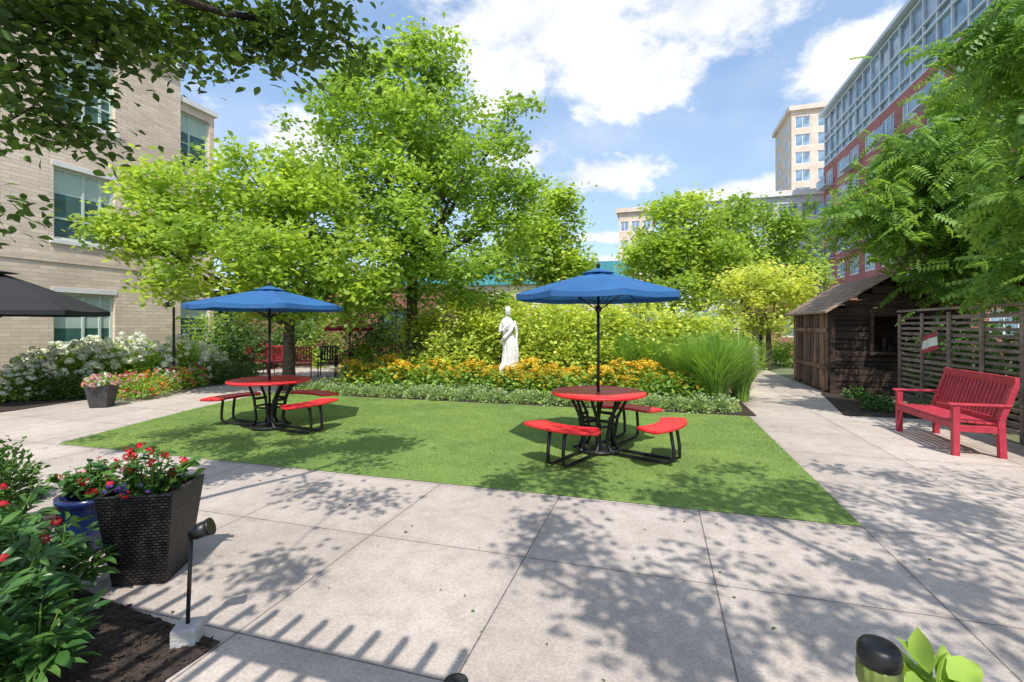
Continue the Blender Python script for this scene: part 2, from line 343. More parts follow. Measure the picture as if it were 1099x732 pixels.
def cluster_pts(cent,per,rad,flat=.65):
    out=[]
    for c in cent:
        m=int(per*R.uniform(.6,1.35)); r=rad*R.uniform(.7,1.3)
        p=NR.normal(0,.5,(m,3))*np.array([r,r,r*flat]); out.append(p+np.array(c))
    return np.concatenate(out)
def blob_centres(blobs,n,shell=.45):
    w=np.array([b[3]*b[4]*b[5] for b in blobs])**.75; w/=w.sum(); cs=[]
    for i in NR.choice(len(blobs),n,p=w):
        b=blobs[i]; d=NR.normal(0,1,3); d/=np.linalg.norm(d); r=shell+(1-shell)*NR.random()**.6
        cs.append((b[0]+d[0]*r*b[3],b[1]+d[1]*r*b[4],b[2]+d[2]*r*b[5]))
    return cs
def limb(a,b,r0,r1,sag=.15,n=6):
    a=Vector(a);b=Vector(b); L=(b-a).length; off=Vector((R.uniform(-1,1),R.uniform(-1,1),R.uniform(.2,1)))*L*sag
    pts=[];rs=[]
    for i in range(n+1):
        t=i/n; pts.append(a.lerp(b,t)+off*4*t*(1-t)*.5+Vector((R.uniform(-1,1),R.uniform(-1,1),R.uniform(-1,1)))*L*.012*(0 if i in(0,n) else 1)); rs.append(r0*(1-t)+r1*t)
    return pts,rs
def make_tree(label,base,blobs,ncl,per,lsize,mat,crad=.45,T=T_D,trunk_r=.14,fork=2.0,bark=None,extra=None,droop=-.25,name='tree',cat='tree',group=None,shell=.45,lean=(0,0),twigs=True):
    e=thing(name,label,cat,(base[0],base[1],0),group=group)
    bl=[(b[0]-base[0],b[1]-base[1],b[2],b[3],b[4],b[5]) for b in blobs]
    cs=blob_centres(bl,ncl,shell)
    if extra: cs+= [(x-base[0],y-base[1],z) for x,y,z in extra]
    mb=MB(); nodes=[]
    top=Vector((lean[0],lean[1],fork))
    pts,rs=limb((0,0,-.05),top,trunk_r*1.25,trunk_r*.9,.03); rs[0]=trunk_r*1.7; mb.tube(pts,rs,10)
    nodes.append((top,trunk_r*.8))
    for b in bl:
        c=Vector(b[:3]); 
        st=top if R.random()<.7 else Vector(pts[-2])
        p2,r2=limb(st,c,trunk_r*R.uniform(.35,.6),trunk_r*.16,.10,8); mb.tube(p2,r2,7)
        nodes+=[(Vector(p),r) for p,r in zip(p2[2:],r2[2:])]
    if twigs:
        for c in cs[::2]:
            c=Vector(c); 
            nd=min(nodes,key=lambda q:(q[0]-c).length+ (0.8 if q[0].z>c.z+.3 else 0))
            p3,r3=limb(nd[0],c,min(nd[1]*.6,.03),.005,.10,4); mb.tube(p3,r3,5)
    mb.obj('trunk',bark or M_BARK,e,smooth=True)
    P=cluster_pts(cs,per,crad); n=len(P)
    scatter('crown',T,P,leafR(n,droop),NR.uniform(.7,1.25,n)*lsize,mat,e)
    return e
def PB(px,py,d,rx,rz,ry=None):
    X,Y,Z=D(px,py,d); a=rx*d/F; return (X,Y,Z,a,(ry if ry else a),rz*d/F)

# ---------------------------------------------------------------- ground
def sheet(name,poly,z,mat,label=None):
    mb=MB(); mb.add([(x,y,z) for x,y in poly],[tuple(range(len(poly)))]); o=mb.obj(name,mat); tag(o,kind='structure'); return o
sheet('ground',[(-600,-600),(600,-600),(600,900),(-600,900)],0,M_GROUND)
sheet('pavement',[(-11.7,-6),(4.68,-6),(4.68,12.2),(3.85,12.6),(3.85,30),(1.75,30),(1.75,17.2),(-14.8,17.2),(-12.2,9.5),(-11.6,6)],.004,M_CONC)
LAWN=[(-7.75,4.45),(1.57,4.45),(1.57,9.32),(-8.9,9.32),(-8.55,7.2),(-8.1,5.6)]
sheet('lawn',LAWN,.010,M_TURFB)
def inpoly(P,poly):
    x,y=P[:,0],P[:,1]; c=np.zeros(len(P),bool); j=len(poly)-1
    for i in range(len(poly)):
        xi,yi=poly[i];xj,yj=poly[j]
        c^=((yi>y)!=(yj>y))&(x<(xj-xi)*(y-yi)/(yj-yi+1e-12)+xi); j=i
    return c
P=np.stack([NR.uniform(-8.95,1.58,230000),NR.uniform(4.44,9.34,230000),np.full(230000,.008)],1)
P=P[inpoly(P,[(x,y) for x,y in LAWN])]
T_B=(np.array([(-.2,0,0),(.2,0,0),(.02,1,.35)]),[(0,1,2)],[0])
n=len(P); a=NR.uniform(0,2*np.pi,n); z=np.zeros(n)
ti=NR.normal(0,.5,(n,2)); d=np.stack([ti[:,0],ti[:,1],np.ones(n)],1); d/=np.linalg.norm(d,axis=1)[:,None]
x=np.stack([np.cos(a),np.sin(a),z],1); x-=(x*d).sum(1)[:,None]*d; x/=np.linalg.norm(x,axis=1)[:,None]
Rm=np.stack([x,d,np.cross(x,d)],2)
o=scatter('lawn_grass',T_B,P,Rm,NR.uniform(.012,.022,n),M_TURF); tag(o,kind='stuff',label='short green artificial turf blades covering the lawn',cat='grass')
BED=[(-8.6,9.36),(1.70,9.36),(1.70,16.9),(-6.8,16.9),(-8.3,12.3)]
sheet('planting_bed',BED,.016,M_SOIL)
sheet('planting_bed',[(-16.3,3),(-11.7,3),(-11.6,6),(-12.2,9.5),(-13.6,13.5),(-16.3,15)],.016,M_SOIL)
c=[G(112,645),G(215,684),G(238,692),G(178,732)]
bedp=[(p_[0],p_[1]) for p_ in c]+[(-1.6,.9),(-5.2,.6),(-5.0,3.2),G(10,600)[:2]]
sheet('planting_bed',bedp,.016,M_SOIL)
sheet('planting_bed',[(3.2,9.9),(4.68,9.9),(4.68,13.1),(3.75,13.1)],.018,M_SOIL)
sheet('planting_bed',[(.62,1.0),(1.9,1.0),(1.9,1.75),(.75,1.75)],.018,M_SOIL)
mb=MB(); mb.lathe([(.055,.0),(.055,.006),(.045,.007)],20); 
for i in range(-3,4): mb.box(-.036,.036,i*.011-.003,i*.011+.003,.007,.010,1)
o=mb.obj('drain_cover',[M_BLACK,M_POT]); o.location=G(490,733,0.004); tag(o,'small round black drain cover set in concrete paving','drain cover')

# ---------------------------------------------------------------- buildings
def facade(L,H,depth,holes,rec=.15):
    mb=MB(); xs=sorted(set([0,L]+[h[0] for h in holes]+[h[1] for h in holes])); zs=sorted(set([0,H]+[h[2] for h in holes]+[h[3] for h in holes]))
    for i in range(len(xs)-1):
        for j in range(len(zs)-1):
            cx=(xs[i]+xs[i+1])/2; cz=(zs[j]+zs[j+1])/2
            if any(h[0]<cx<h[1] and h[2]<cz<h[3] for h in holes): continue
            mb.add([(xs[i],0,zs[j]),(xs[i+1],0,zs[j]),(xs[i+1],0,zs[j+1]),(xs[i],0,zs[j+1])],[(0,1,2,3)])
    for a,b,c,d in holes:
        r=rec+.06
        mb.add([(a,0,c),(b,0,c),(b,0,d),(a,0,d),(a,r,c),(b,r,c),(b,r,d),(a,r,d)],[(0,4,5,1),(1,5,6,2),(2,6,7,3),(3,7,4,0)])
    mb.add([(0,0,0),(L,0,0),(L,0,H),(0,0,H),(0,depth,0),(L,depth,0),(L,depth,H),(0,depth,H)],[(0,3,7,4),(1,5,6,2),(3,2,6,7),(4,7,6,5)])
    return mb
def window_mb(w,h,fw=.07,mull=(.5,),trans=(.7,),blind=0.0):
    mb=MB(); 
    mb.box(0,w,.0,.09,0,fw,0);mb.box(0,w,.0,.09,h-fw,h,0);mb.box(0,fw,.0,.09,fw,h-fw,0);mb.box(w-fw,w,.0,.09,fw,h-fw,0)
    for m in mull: mb.box(w*m-fw*.4,w*m+fw*.4,.01,.08,fw,h-fw,0)
    for t in trans: mb.box(fw,w-fw,.013,.077,h*t-fw*.35,h*t+fw*.35,0)
    mb.add([(fw,.05,fw),(w-fw,.05,fw),(w-fw,.05,h-fw),(fw,.05,h-fw)],[(0,1,2,3)],1)
    if blind: mb.add([(fw,.046,h*(1-blind)),(w-fw,.046,h*(1-blind)),(w-fw,.046,h-fw),(fw,.046,h-fw)],[(0,1,2,3)],2)
    return mb
e=thing('brick_building','three-storey cream brick building with white-sill windows','building',(-16.4,1.0,0),math.radians(90))
cols=[3.6,8.3]; holes=[(c0,c0+1.62,z0,z0+2.07) for c0 in cols for z0 in (.5,4.1,7.7)]
facade(12.1,10.7,12,holes).obj('wall',M_TAN,e)
for i,hh in enumerate(holes):
    w=window_mb(1.62,2.07,.075,(.5,.78),(.30,),(.42,.62,.3,.5,.36,.55)[i]).obj('window',[M_FRAMEG,M_GLASS,M_BLIND],e,loc=(hh[0],.1,hh[2]))
    mb=MB(); mb.box(-.1,1.72,-.09,.16,-.14,-.002); mb.obj('sill',M_WHITE,w,loc=(0,-.06,0),bevel=.01)
    mb=MB(); mb.box(-.05,1.67,-.03,.1,2.08,2.22); mb.obj('lintel',M_WHITE,w,loc=(0,-.09,0))
mb=MB(); mb.box(-.1,12.14,-.12,12.1,10.702,10.95); mb.obj('coping',M_WHITE,e)
mb=MB(); mb.box(0,12.05,-.025,.0,3.42,3.62); mb.obj('band_course',M_TAN,e)
e2=thing('building_corner_bay','lower cream brick end bay with tall glazed corner windows','building',(-16.55,13.103,0),math.radians(90))
holes=[(.12,1.3,z0,z0+2.0) for z0 in (.6,4.2,7.45)]
facade(1.5,9.75,10,holes).obj('wall',M_TAN,e2)
for hh in holes: window_mb(1.18,2.0,.06,(.35,),(.45,),.35).obj('window',[M_FRAMEG,M_GLASS,M_BLIND],e2,loc=(hh[0],.1,hh[2]))
mb=MB(); mb.box(.02,1.6,-.1,10.1,9.752,9.95); mb.obj('coping',M_WHITE,e2)

Lr=50.0
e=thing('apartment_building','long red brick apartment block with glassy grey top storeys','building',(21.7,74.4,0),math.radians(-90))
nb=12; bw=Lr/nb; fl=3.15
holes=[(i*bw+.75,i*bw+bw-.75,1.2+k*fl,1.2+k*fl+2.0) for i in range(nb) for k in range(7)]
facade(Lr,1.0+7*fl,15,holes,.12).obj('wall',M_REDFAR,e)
src=window_mb(bw-1.5,2.0,.14,(.33,.66),(.3,)).obj('window',[M_WHITE,M_GLASSB],e,loc=(holes[0][0],.06,holes[0][2]))
for hh in holes[1:]:
    w=src.copy(); COL.objects.link(w); w.location=(hh[0],.06,hh[2])
mb=MB(); z0=1.002+7*fl
mb.box(0,Lr,.25,14.8,z0,z0+6.8,1)
for i in range(nb*2+1): mb.box(min(i*bw/2,Lr-.18),min(i*bw/2,Lr-.18)+.18,.06,.24,z0,z0+6.8,0)
for zz in (0,1.0,3.2,4.1,6.5): mb.box(0,Lr,.02,.28,z0+zz,z0+zz+.2,0)
mb.box(-.4,Lr,-.5,15,z0+6.9,z0+7.3,0)
mb.obj('glazed_top_storeys',[M_LGREY,M_GLASSB],e)
for i in range(0,nb,2):
    for k in range(3,7):
        mb=MB(); zf=.85+k*fl; mb.box(0,bw-.9,-1.0,-.002,zf,zf+.15,0); mb.box(0,bw-.9,-1.0,-.95,zf+.15,zf+1.15,1)
        mb.obj('balcony',[M_LGREY,M_GLASSB],e,loc=(i*bw+.45,0,0))
def block(label,x0,y0,w,dp,h,mat,nx,nz,ww,wh,name='tower_block',gap0=2.0,side=0,cop=None,fr=None):
    e=thing(name,label,'building',(x0,y0,0))
    hl=[((i+.5)*w/nx-ww/2,(i+.5)*w/nx+ww/2,gap0+k*(h-gap0)/nz,gap0+k*(h-gap0)/nz+wh) for i in range(nx) for k in range(nz)]
    facade(w,h,dp,hl,.15).obj('wall',mat,e)
    s=window_mb(ww,wh,.12 if h>8 else .07,(.5,),()).obj('window',[fr or M_WHITE,M_GLASSB if not fr else M_GLASS],e,loc=(hl[0][0],.08,hl[0][2]))
    for q in hl[1:]:
        c=s.copy(); COL.objects.link(c); c.location=(q[0],.08,q[2])
    for k in range(nz if side else 0):
        for j in range(side):
            c=s.copy(); COL.objects.link(c); c.rotation_euler=(0,0,math.radians(-90)); c.location=(-.09,(j+.5)*dp/side+ww/2,gap0+k*(h-gap0)/nz)
    ph=.8 if h>8 else .15; ov=.5 if h>8 else .1
    mb=MB(); mb.box(-ov,w+ov,-ov,dp+ov,h+.002,h+ph); mb.obj('parapet',cop or (M_PINK if mat==M_PINK else M_WHITE),e)
    return e
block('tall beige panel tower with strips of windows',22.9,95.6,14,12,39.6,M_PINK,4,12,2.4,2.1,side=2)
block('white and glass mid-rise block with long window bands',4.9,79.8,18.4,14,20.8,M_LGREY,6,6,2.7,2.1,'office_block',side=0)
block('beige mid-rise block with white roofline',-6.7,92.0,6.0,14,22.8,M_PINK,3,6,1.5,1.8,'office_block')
e=thing('low_building','low beige building with a teal metal roof edge','building',(-24,40,0))
mb=MB(); mb.box(0,21.5,0,12,0,5.2); mb.obj('wall',M_PINK,e)
mb=MB(); mb.box(-.4,21.9,-.4,12.4,5.202,6.9)
for i in range(44): mb.box(i*.5,i*.5+.06,-.46,-.39,5.25,6.85)
mb.obj('roof',M_TEAL,e)
block('single-storey red brick building behind the shaded patio',-26,17.4,18,5,3.1,M_REDB,4,1,1.3,1.4,'brick_outbuilding',.9,cop=M_FENX,fr=M_BLACK)
e=thing('board_fence','brown vertical board fence behind the shrubs','fence',(-7.9,17.5,0))
mb=MB(); x=0
while x<9.4: w=R.uniform(.12,.15); mb.box(x,x+w-.008,R.uniform(0,.01),.03,.03,R.uniform(1.75,1.8)); x+=w
for z in (.3,1.4): mb.box(0,9.4,.032,.08,z,z+.09)
mb.obj('boards',M_FENX,e)
for i in range(5):
    mb=MB(); mb.box(-.05,.05,.082,.18,0,1.85); mb.obj('post',M_FENX,e,loc=(.1+i*2.3,0,0))
block('low red brick house beyond the garden path',5.6,29,12,8,3.2,M_REDB,4,1,1.2,1.4,'brick_house',1.0,cop=M_FENX)

# ---------------------------------------------------------------- shed
e=thing('garden_shed','weathered dark wooden garden shed with shingled gable roof','shed',(3.95,13.1,0))
W=2.35; DP=2.95; HE=1.98; RX=1.12; RH=2.70
for xx in (0,W):
    mb=MB(); y=0
    while y<DP:
        w=R.uniform(.07,.21); ln=R.uniform(-.012,.012); xo=R.uniform(-.035,.0); y1=min(y+w-R.uniform(.008,.02),DP); z0=R.uniform(.0,.12)
        vs=[(xx-.02+xo,y,z0),(xx-.02+xo,y1,z0+R.uniform(-.02,.02)),(xx-.02+xo+ln,y1,HE),(xx-.02+xo+ln,y,HE)]; vs+=[(xx+.02,b_,c_) for a_,b_,c_ in vs]
        mb.add(vs,[(0,3,2,1),(4,5,6,7),(0,1,5,4),(1,2,6,5),(2,3,7,6),(3,0,4,7)]); y+=w
    for z in (.55,1.45): mb.box(xx-.065,xx-.058,.02,DP-.02,z,z+.10)
    mb.box(xx+.021,xx+.03,.0,DP,.0,HE)
    mb.obj('side_wall',M_WV,e)
OP=(.85,1.95,1.0,1.82)
mb=MB(); mk=MB(); z=.03
while z<RH-.08:
    h=R.uniform(.10,.19); zt=min(z+h-.014,RH-.05)
    xl=0;xr=W
    if zt>HE: t=(zt-HE)/(RH-HE); xl=RX*t; xr=W-(W-RX)*t
    segs=[(xl,xr)]
    if z<OP[3] and zt>OP[2]: segs=[(xl,OP[0]),(OP[1],xr)]
    for a,b in segs:
        if b-a>.03:
            k1=R.uniform(-.085,-.035);k2=R.uniform(-.085,-.035);dz=R.uniform(-.01,.01); a0=a-R.uniform(0,.06)
            vs=[(a0,k1,z),(b,k2,z+dz),(b,k2,zt+dz),(a0,k1,zt)]; vs+=[(p_,0,r_) for p_,q_,r_ in vs]
            mb.add(vs,[(0,1,2,3),(4,7,6,5),(0,4,5,1),(1,5,6,2),(2,6,7,3),(3,7,4,0)])
    mk.box(xl,xr,DP,DP+.03,z,zt)
    z+=h
mb.obj('front_wall',M_WH,e); mk.obj('back_wall',M_WH,e)
mb=MB()
for x in (0-.03,W-.07): mb.box(x,x+.1,-.12,-.088,.0,HE)
mb.box(OP[0]-.07,OP[0],-.12,-.088,OP[2]-.07,OP[3]+.07);mb.box(OP[1],OP[1]+.07,-.12,-.088,OP[2]-.07,OP[3]+.07)
mb.box(OP[0],OP[1],-.12,-.088,OP[3],OP[3]+.07);mb.box(OP[0]-.12,OP[1]+.12,-.24,-.03,OP[2]-.06,OP[2]-.002)
mb.obj('window_trim',M_WH,e)
mb=MB(); OV=.22
for sgn,x0,x1 in ((-1,RX,-OV),(1,RX,W+OV)):
    za=RH+.06; zb=HE-(RH-HE)/RX*OV+.06; FO=-.45
    vs=[(x0,FO,za),(x1,FO,zb),(x1,DP+.3,zb),(x0,DP+.3,za)]; vs+=[(a,b,c+.05) for a,b,c in vs]
    mb.add(vs,[(0,1,2,3),(4,7,6,5),(0,4,5,1),(1,5,6,2),(2,6,7,3),(3,7,4,0)])
mb.obj('roof',M_SHI,e)
mb=MB()
for i in range(7): mb.box(.9+i*.14,.98+i*.14,.3+R.uniform(0,.2),.5,1.0,1.0+R.uniform(.1,.35))
mb.box(.05,W-.05,.25,.6,.95,.998)
mb.obj('interior_shelf',M_WH,e)
mb=MB(); mb.box(.05,W-.05,.95,1.0,.0,HE); mb.obj('interior_partition',M_WH,e)

# ---------------------------------------------------------------- slatted fence right
e=thing('slat_fence','weathered brown-grey horizontal slat fence beside the bench','fence',(4.78,3.0,0))
mb=MB(); z=.10
while z<1.78: 
    y=0
    while y<8.7:
        l=1.72; mb.box(-.010+R.uniform(-.006,.006),.012,y,min(y+l-.008,8.7),z+R.uniform(-.007,.007),z+.050+R.uniform(-.007,.007)); y+=l
    z+=.102
mb.obj('slats',M_FEN,e)
for i in range(11):
    mb=MB(); mb.box(-.05,-.018,-.03,.03,0,1.84); mb.obj('post',M_FEN,e,loc=(0,.05+i*.86,0))
mb=MB(); mb.box(-.06,.05,0,8.7,1.882,1.92); mb.obj('top_rail',M_FEN,e)
e=thing('hanging_flag','small red and white flag hung on the slat fence','flag',D(1013,368,8.5)); e.location.x=4.70; e.scale=(1,1.25,1.1)
mb=MB(); nn=12
for i in range(nn):
    for k,(a,b) in enumerate(((0,.25),(.25,.75),(.75,1))):
        y0=-.2+i/nn*.4;y1=-.2+(i+1)/nn*.4
        f=lambda y,t:(-.03-.015*math.sin(y*25+t*3),y,.14-.28*t-.25*y)
        mb.add([f(y0,a),f(y1,a),f(y1,b),f(y0,b)],[(0,1,2,3)],0 if k!=1 else 1)
mb.obj('flag_cloth',[M_CRIM,M_WHITE],e,smooth=True)
mb=MB(); mb.tube([(-.03,-.24,.22),(-.03,.24,.09)],.008); mb.obj('flag_pole',M_PERG,e)

# ---------------------------------------------------------------- bench
e=thing('garden_bench','crimson painted wooden garden bench with slatted back','bench',(3.50,7.22,0))
BL=1.5
mb=MB()
for i in range(6): mb.box(.0+i*.085,.072+i*.085,.05,BL-.05,.415-.004*i,.437-.004*i)
mb.box(.0,.03,.06,BL-.06,.33,.412); mb.box(.45,.48,.06,BL-.06,.33,.39)
mb.obj('seat',M_CRIM,e,bevel=.004)
mb=MB()
def bk(t): return .47+.16*t
for i in range(17):
    yy=.10+i*(BL-.2-.045)/16
    mb.add([(bk(.05),yy,.46),(bk(.05),yy+.045,.46),(bk(1)-.02,yy+.045,.90),(bk(1)-.02,yy,.90),(bk(.05)+.022,yy,.46),(bk(.05)+.022,yy+.045,.46),(bk(1)+.002,yy+.045,.90),(bk(1)+.002,yy,.90)],[(0,3,2,1),(4,5,6,7),(0,1,5,4),(1,2,6,5),(2,3,7,6),(3,0,4,7)])
mb.beam((bk(0)+.01,.075,.45),(bk(0)+.01,BL-.075,.45),.035,.07); mb.beam((bk(1)-.005,.0,.935),(bk(1)-.005,BL,.935),.045,.10)
mb.obj('backrest',M_CRIM,e,bevel=.004)
for yy in (0.0,BL-.07):
    mb=MB(); mb.box(.0,.07,yy,yy+.07,0,.62); mb.obj('leg',M_CRIM,e,bevel=.005)
    mb=MB(); mb.beam((.50,yy+.035,.0),(.48,yy+.035,.45),.068,.07,0,(1,0,0)); mb.beam((.48,yy+.035,.45),(bk(1)-.005,yy+.035,.885),.068,.06,0,(1,0,0)); mb.box(.07,.47,yy+.012,yy+.058,.30,.38); mb.obj('leg',M_CRIM,e,bevel=.005)
    mb=MB(); mb.box(-.04,.575,yy-.012,yy+.082,.622,.65); mb.obj('armrest',M_CRIM,e,bevel=.008)

# ---------------------------------------------------------------- picnic tables
def picnic(center,angs,label,rz0=0):
    e=thing('picnic_table',label,'picnic table',(center[0],center[1],.012),group='red round picnic tables on the lawn')
    mb=MB()
    def annulus(r0,r1,z0,z1,mi,a0=0,a1=2*math.pi,nn=48,close=True):
        vs=[];fs=[]
        for k in range(nn+ (0 if close else 1)):
            a=a0+(a1-a0)*k/nn; ca,sa=math.cos(a),math.sin(a)
            vs+=[(r0*ca,r0*sa,z0),(r1*ca,r1*sa,z0),(r1*ca,r1*sa,z1),(r0*ca,r0*sa,z1)]
        m=len(vs)//4
        for k in range(nn):
            i=4*k;j=4*((k+1)%m)
            fs+=[(i,j,j+1,i+1),(i+1,j+1,j+2,i+2),(i+2,j+2,j+3,i+3),(i+3,j+3,j,i)]
        if not close: fs+=[(0,1,2,3),(4*nn+3,4*nn+2,4*nn+1,4*nn)]
        mb.add(vs,fs,mi)
    annulus(.03,.56,.735,.752,0); 
    pts=[(.575*math.cos(a),.575*math.sin(a),.738) for a in np.linspace(0,2*math.pi,49)]; mb.tube(pts,.022,8,1)
    mb.obj('table_top',[M_RED,M_REDRIM],e,smooth=False)
    mb=MB(); t=.021
    for a in angs+[angs[0]-math.pi/2]:
        ca,sa=math.cos(a),math.sin(a); q=lambda r,z,s=0:(r*ca-s*sa,r*sa+s*ca,z)
        last=(a==angs[0]-math.pi/2)
        for s in (-.10,.10):
            mb.tube([q(.42,.72,s),q(.36,.70,s),q(.22,.45,s),q(.17,.15,s),q(.22,.05,s),q(.3,.025,s)],t,8)
            if not last: mb.tube([q(.28,.03,s),q(.55,.03,s),q(.92,.03,s),q(1.0,.06,s),q(1.0,.2,s),q(.97,.38,s),q(.90,.42,s)],t,8)
        mb.tube([q(.22,.45,-.12),q(.22,.45,.12)],t,8)
    for zz in (.70,.34): mb.tube([(.2*math.cos(a),.2*math.sin(a),zz) for a in np.linspace(0,2*math.pi,25)],.016,8)
    mb.tube([(.26*math.cos(a),.26*math.sin(a),.03) for a in np.linspace(0,2*math.pi,25)],.018,8)
    mb.obj('frame',M_BLACK,e,smooth=True)
    for a in angs:
        mb=MB(); da=.47
        annulus(.78,1.04,.432,.446,0,a-da,a+da,16,False)
        pts=[(1.05*math.cos(x),1.05*math.sin(x),.436) for x in np.linspace(a-da,a+da,15)]+[(.91*math.cos(a+da+.03),.91*math.sin(a+da+.03),.436)]+[(.77*math.cos(x),.77*math.sin(x),.436) for x in np.linspace(a+da,a-da,15)]+[(.91*math.cos(a-da-.03),.91*math.sin(a-da-.03),.436),(1.05*math.cos(a-da),1.05*math.sin(a-da),.436)]
        mb.tube(pts,.019,8,1)
        mb.obj('seat',[M_RED,M_REDRIM],e)
    return e
rd=math.radians
TR=cw(1.10,6.12); TL=cw(-3.79,7.5)
tA=rd(16.75)
picnic(TR,[rd(-128)+tA,rd(-38)+tA,rd(52)+tA],'round red perforated picnic table with three curved seats')
picnic(TL,[rd(155)+tA,rd(65)+tA,rd(-25)+tA],'round red perforated picnic table beside the lawn edge')
def umbrella(loc,r,top,drop,mat,label,rz=0,pole_r=.019,base=True,name='patio_umbrella',val=.10,group=None,sides=8):
    e=thing(name,label,'umbrella',loc,rz,group)
    mb=MB(); nseg=sides*6; rings=8; vs=[];fs=[]
    for j in range(rings+1):
        t=j/rings
        for k in range(nseg):
            ph=(k%6)/6; s=math.sin(math.pi*ph); a=2*math.pi*k/nseg
            pa=(2*math.pi/sides)*(ph-.5); rr=r*t*math.cos(math.pi/sides)/math.cos(pa) 
            z=top-drop*(t**1.12) -.035*s*t*(1-.3*t); vs.append((rr*math.cos(a),rr*math.sin(a),z))
    for k in range(nseg):
        ph=(k%6)/6; s=math.sin(math.pi*ph); x,y,z=vs[rings*nseg+k]; vs.append((x*1.004,y*1.004,z-val*(1-.15*s)))
    for j in range(rings+1):
        for k in range(nseg): fs.append((j*nseg+k,j*nseg+(k+1)%nseg,(j+1)*nseg+(k+1)%nseg,(j+1)*nseg+k))
    mb.add(vs,fs)
    c=mb.obj('canopy',mat,e,smooth=False)
    mb=MB(); vs=[];
    for t in (0,.5,1):
        for k in range(sides*2): a=2*math.pi*k/(sides*2); vs.append((r*.2*t*math.cos(a),r*.2*t*math.sin(a),top+.05-.07*t))
    m2=sides*2; mb.add(vs,[(j*m2+k,j*m2+(k+1)%m2,(j+1)*m2+(k+1)%m2,(j+1)*m2+k) for j in range(2) for k in range(m2)])
    mb.obj('vent_cap',mat,e)
    mb=MB(); mb.tube([(0,0,.05),(0,0,top+.02)],pole_r,12); mb.lathe([(.0,top+.04),(.022,top+.05),(.03,top+.08),(.015,top+.11),(.004,top+.13)],10); mb.lathe([(.04,top-drop-.22),(.04,top-drop-.16)],12); mb.obj('pole',M_BLACK,e,smooth=True)
    mb=MB()
    for k in range(sides):
        a=2*math.pi*k/sides; ca,sa=math.cos(a),math.sin(a)
        mb.tube([(.02*ca,.02*sa,top-.03),(r*.5*ca*.97,r*.5*sa*.97,top-.02-drop*(.5**1.12)),(r*.97*ca,r*.97*sa,top-drop*.97-.015)],.007,6)
        mb.tube([(.03*ca,.03*sa,top-drop-.19),(r*.5*ca*.97,r*.5*sa*.97,top-.03-drop*(.5**1.12))],.006,6)
    mb.obj('ribs',M_BLACK,e)
    if base:
        mb=MB(); mb.lathe([(.24,.0),(.24,.03),(.2,.05),(.05,.07),(.035,.08),(.035,.35)],28); mb.obj('base',M_BLACK,e,smooth=True)
    return e
umbrella((TR[0],TR[1],.014),1.05,2.28,.29,M_BLUE,'blue canvas umbrella through the round red picnic table',rd(22),group='blue patio umbrellas',val=.07)
umbrella((TL[0],TL[1],.014),1.13,2.17,.26,M_BLUE,'blue canvas umbrella over the red table near the flower bed',rd(8),group='blue patio umbrellas',val=.07)
p=D(-6,400,9.9)
umbrella((p[0],p[1],.006),1.85,2.72,.80,M_BLKCAN,'large black patio umbrella with weighted base on concrete paving',rd(5),.03)
p=D(376,362,15.6); umbrella((p[0],p[1],.006),.80,2.0,.45,M_REDCAN,'dark red patio umbrella over garden chairs',rd(10))

# ---------------------------------------------------------------- chairs
def chair(loc,rz,mat,label,group):
    e=thing('patio_chair',label,'chair',loc,rz,group)
    mb=MB(); 
    for i in range(7): mb.box(-.24+i*.07,-.24+i*.07+.055,-.22,.24,.42,.44)
    mb.box(-.24,.235,-.2,-.17,.395,.418); mb.box(-.24,.235,.19,.22,.395,.418)
    mb.obj('seat',mat,e)
    mb=MB()
    for i in range(6): mb.beam((-.2+i*.08,.24,.5),(-.2+i*.08,.34,.92),.02,.045,0,(1,0,0))
    mb.beam((-.25,.34,.93),(.25,.34,.93),.03,.05); mb.beam((-.25,.25,.52),(.25,.25,.52),.03,.04); mb.obj('backrest',mat,e)
    for x in (-.25,.25):
        for a,b in (((x,-.22,0),(x,-.2,.64)),((x,.3,0),(x,.34,.94))):
            mb=MB(); mb.tube([a,b],.017,8); mb.obj('leg',mat,e)
        mb=MB(); mb.box(x-.03,x+.03,-.25,.32,.64,.665); mb.obj('armrest',mat,e)
    return e
q=G(300,401); s0=chair((q[0],q[1],.004),rd(200),M_CRIM,'red slatted garden armchair on the rear patio','red garden chairs')
for px,py,r in ((278,402,150),(325,405,220),(292,396,170)):
    q=G(px,py); copy_thing(s0,(q[0],q[1],.004),rd(r))
q=G(352,404); s1=chair((q[0],q[1],.004),rd(30),M_BLACK,'black slatted metal patio chair on the rear patio','black patio chairs')
for px,py,r in ((372,403,-20),):
    q=G(px,py); copy_thing(s1,(q[0],q[1],.004),rd(r))
q=D(187,400,12.2); e=thing('lamp_post','slim dark lamp post with small hooded lantern beside hydrangeas','street lamp',(q[0],q[1],0))
mb=MB(); mb.lathe([(.09,0),(.09,.05),(.05,.09),(.035,.3),(.028,2.05),(.02,2.1)],12); mb.obj('post',M_BLACK,e,smooth=True)
mb=MB(); mb.tube([(0,0,2.05),(-.05,0,2.2),(-.14,0,2.24),(-.2,0,2.2)],.013); mb.obj('arm',M_BLACK,e,smooth=True)
mb=MB(); mb.lathe([(.02,2.22),(.05,2.2),(.12,2.12),(.125,2.10),(.02,2.09)],16,(-.2,0)); mb.obj('lamp_shade',M_BLACK,e,smooth=True)

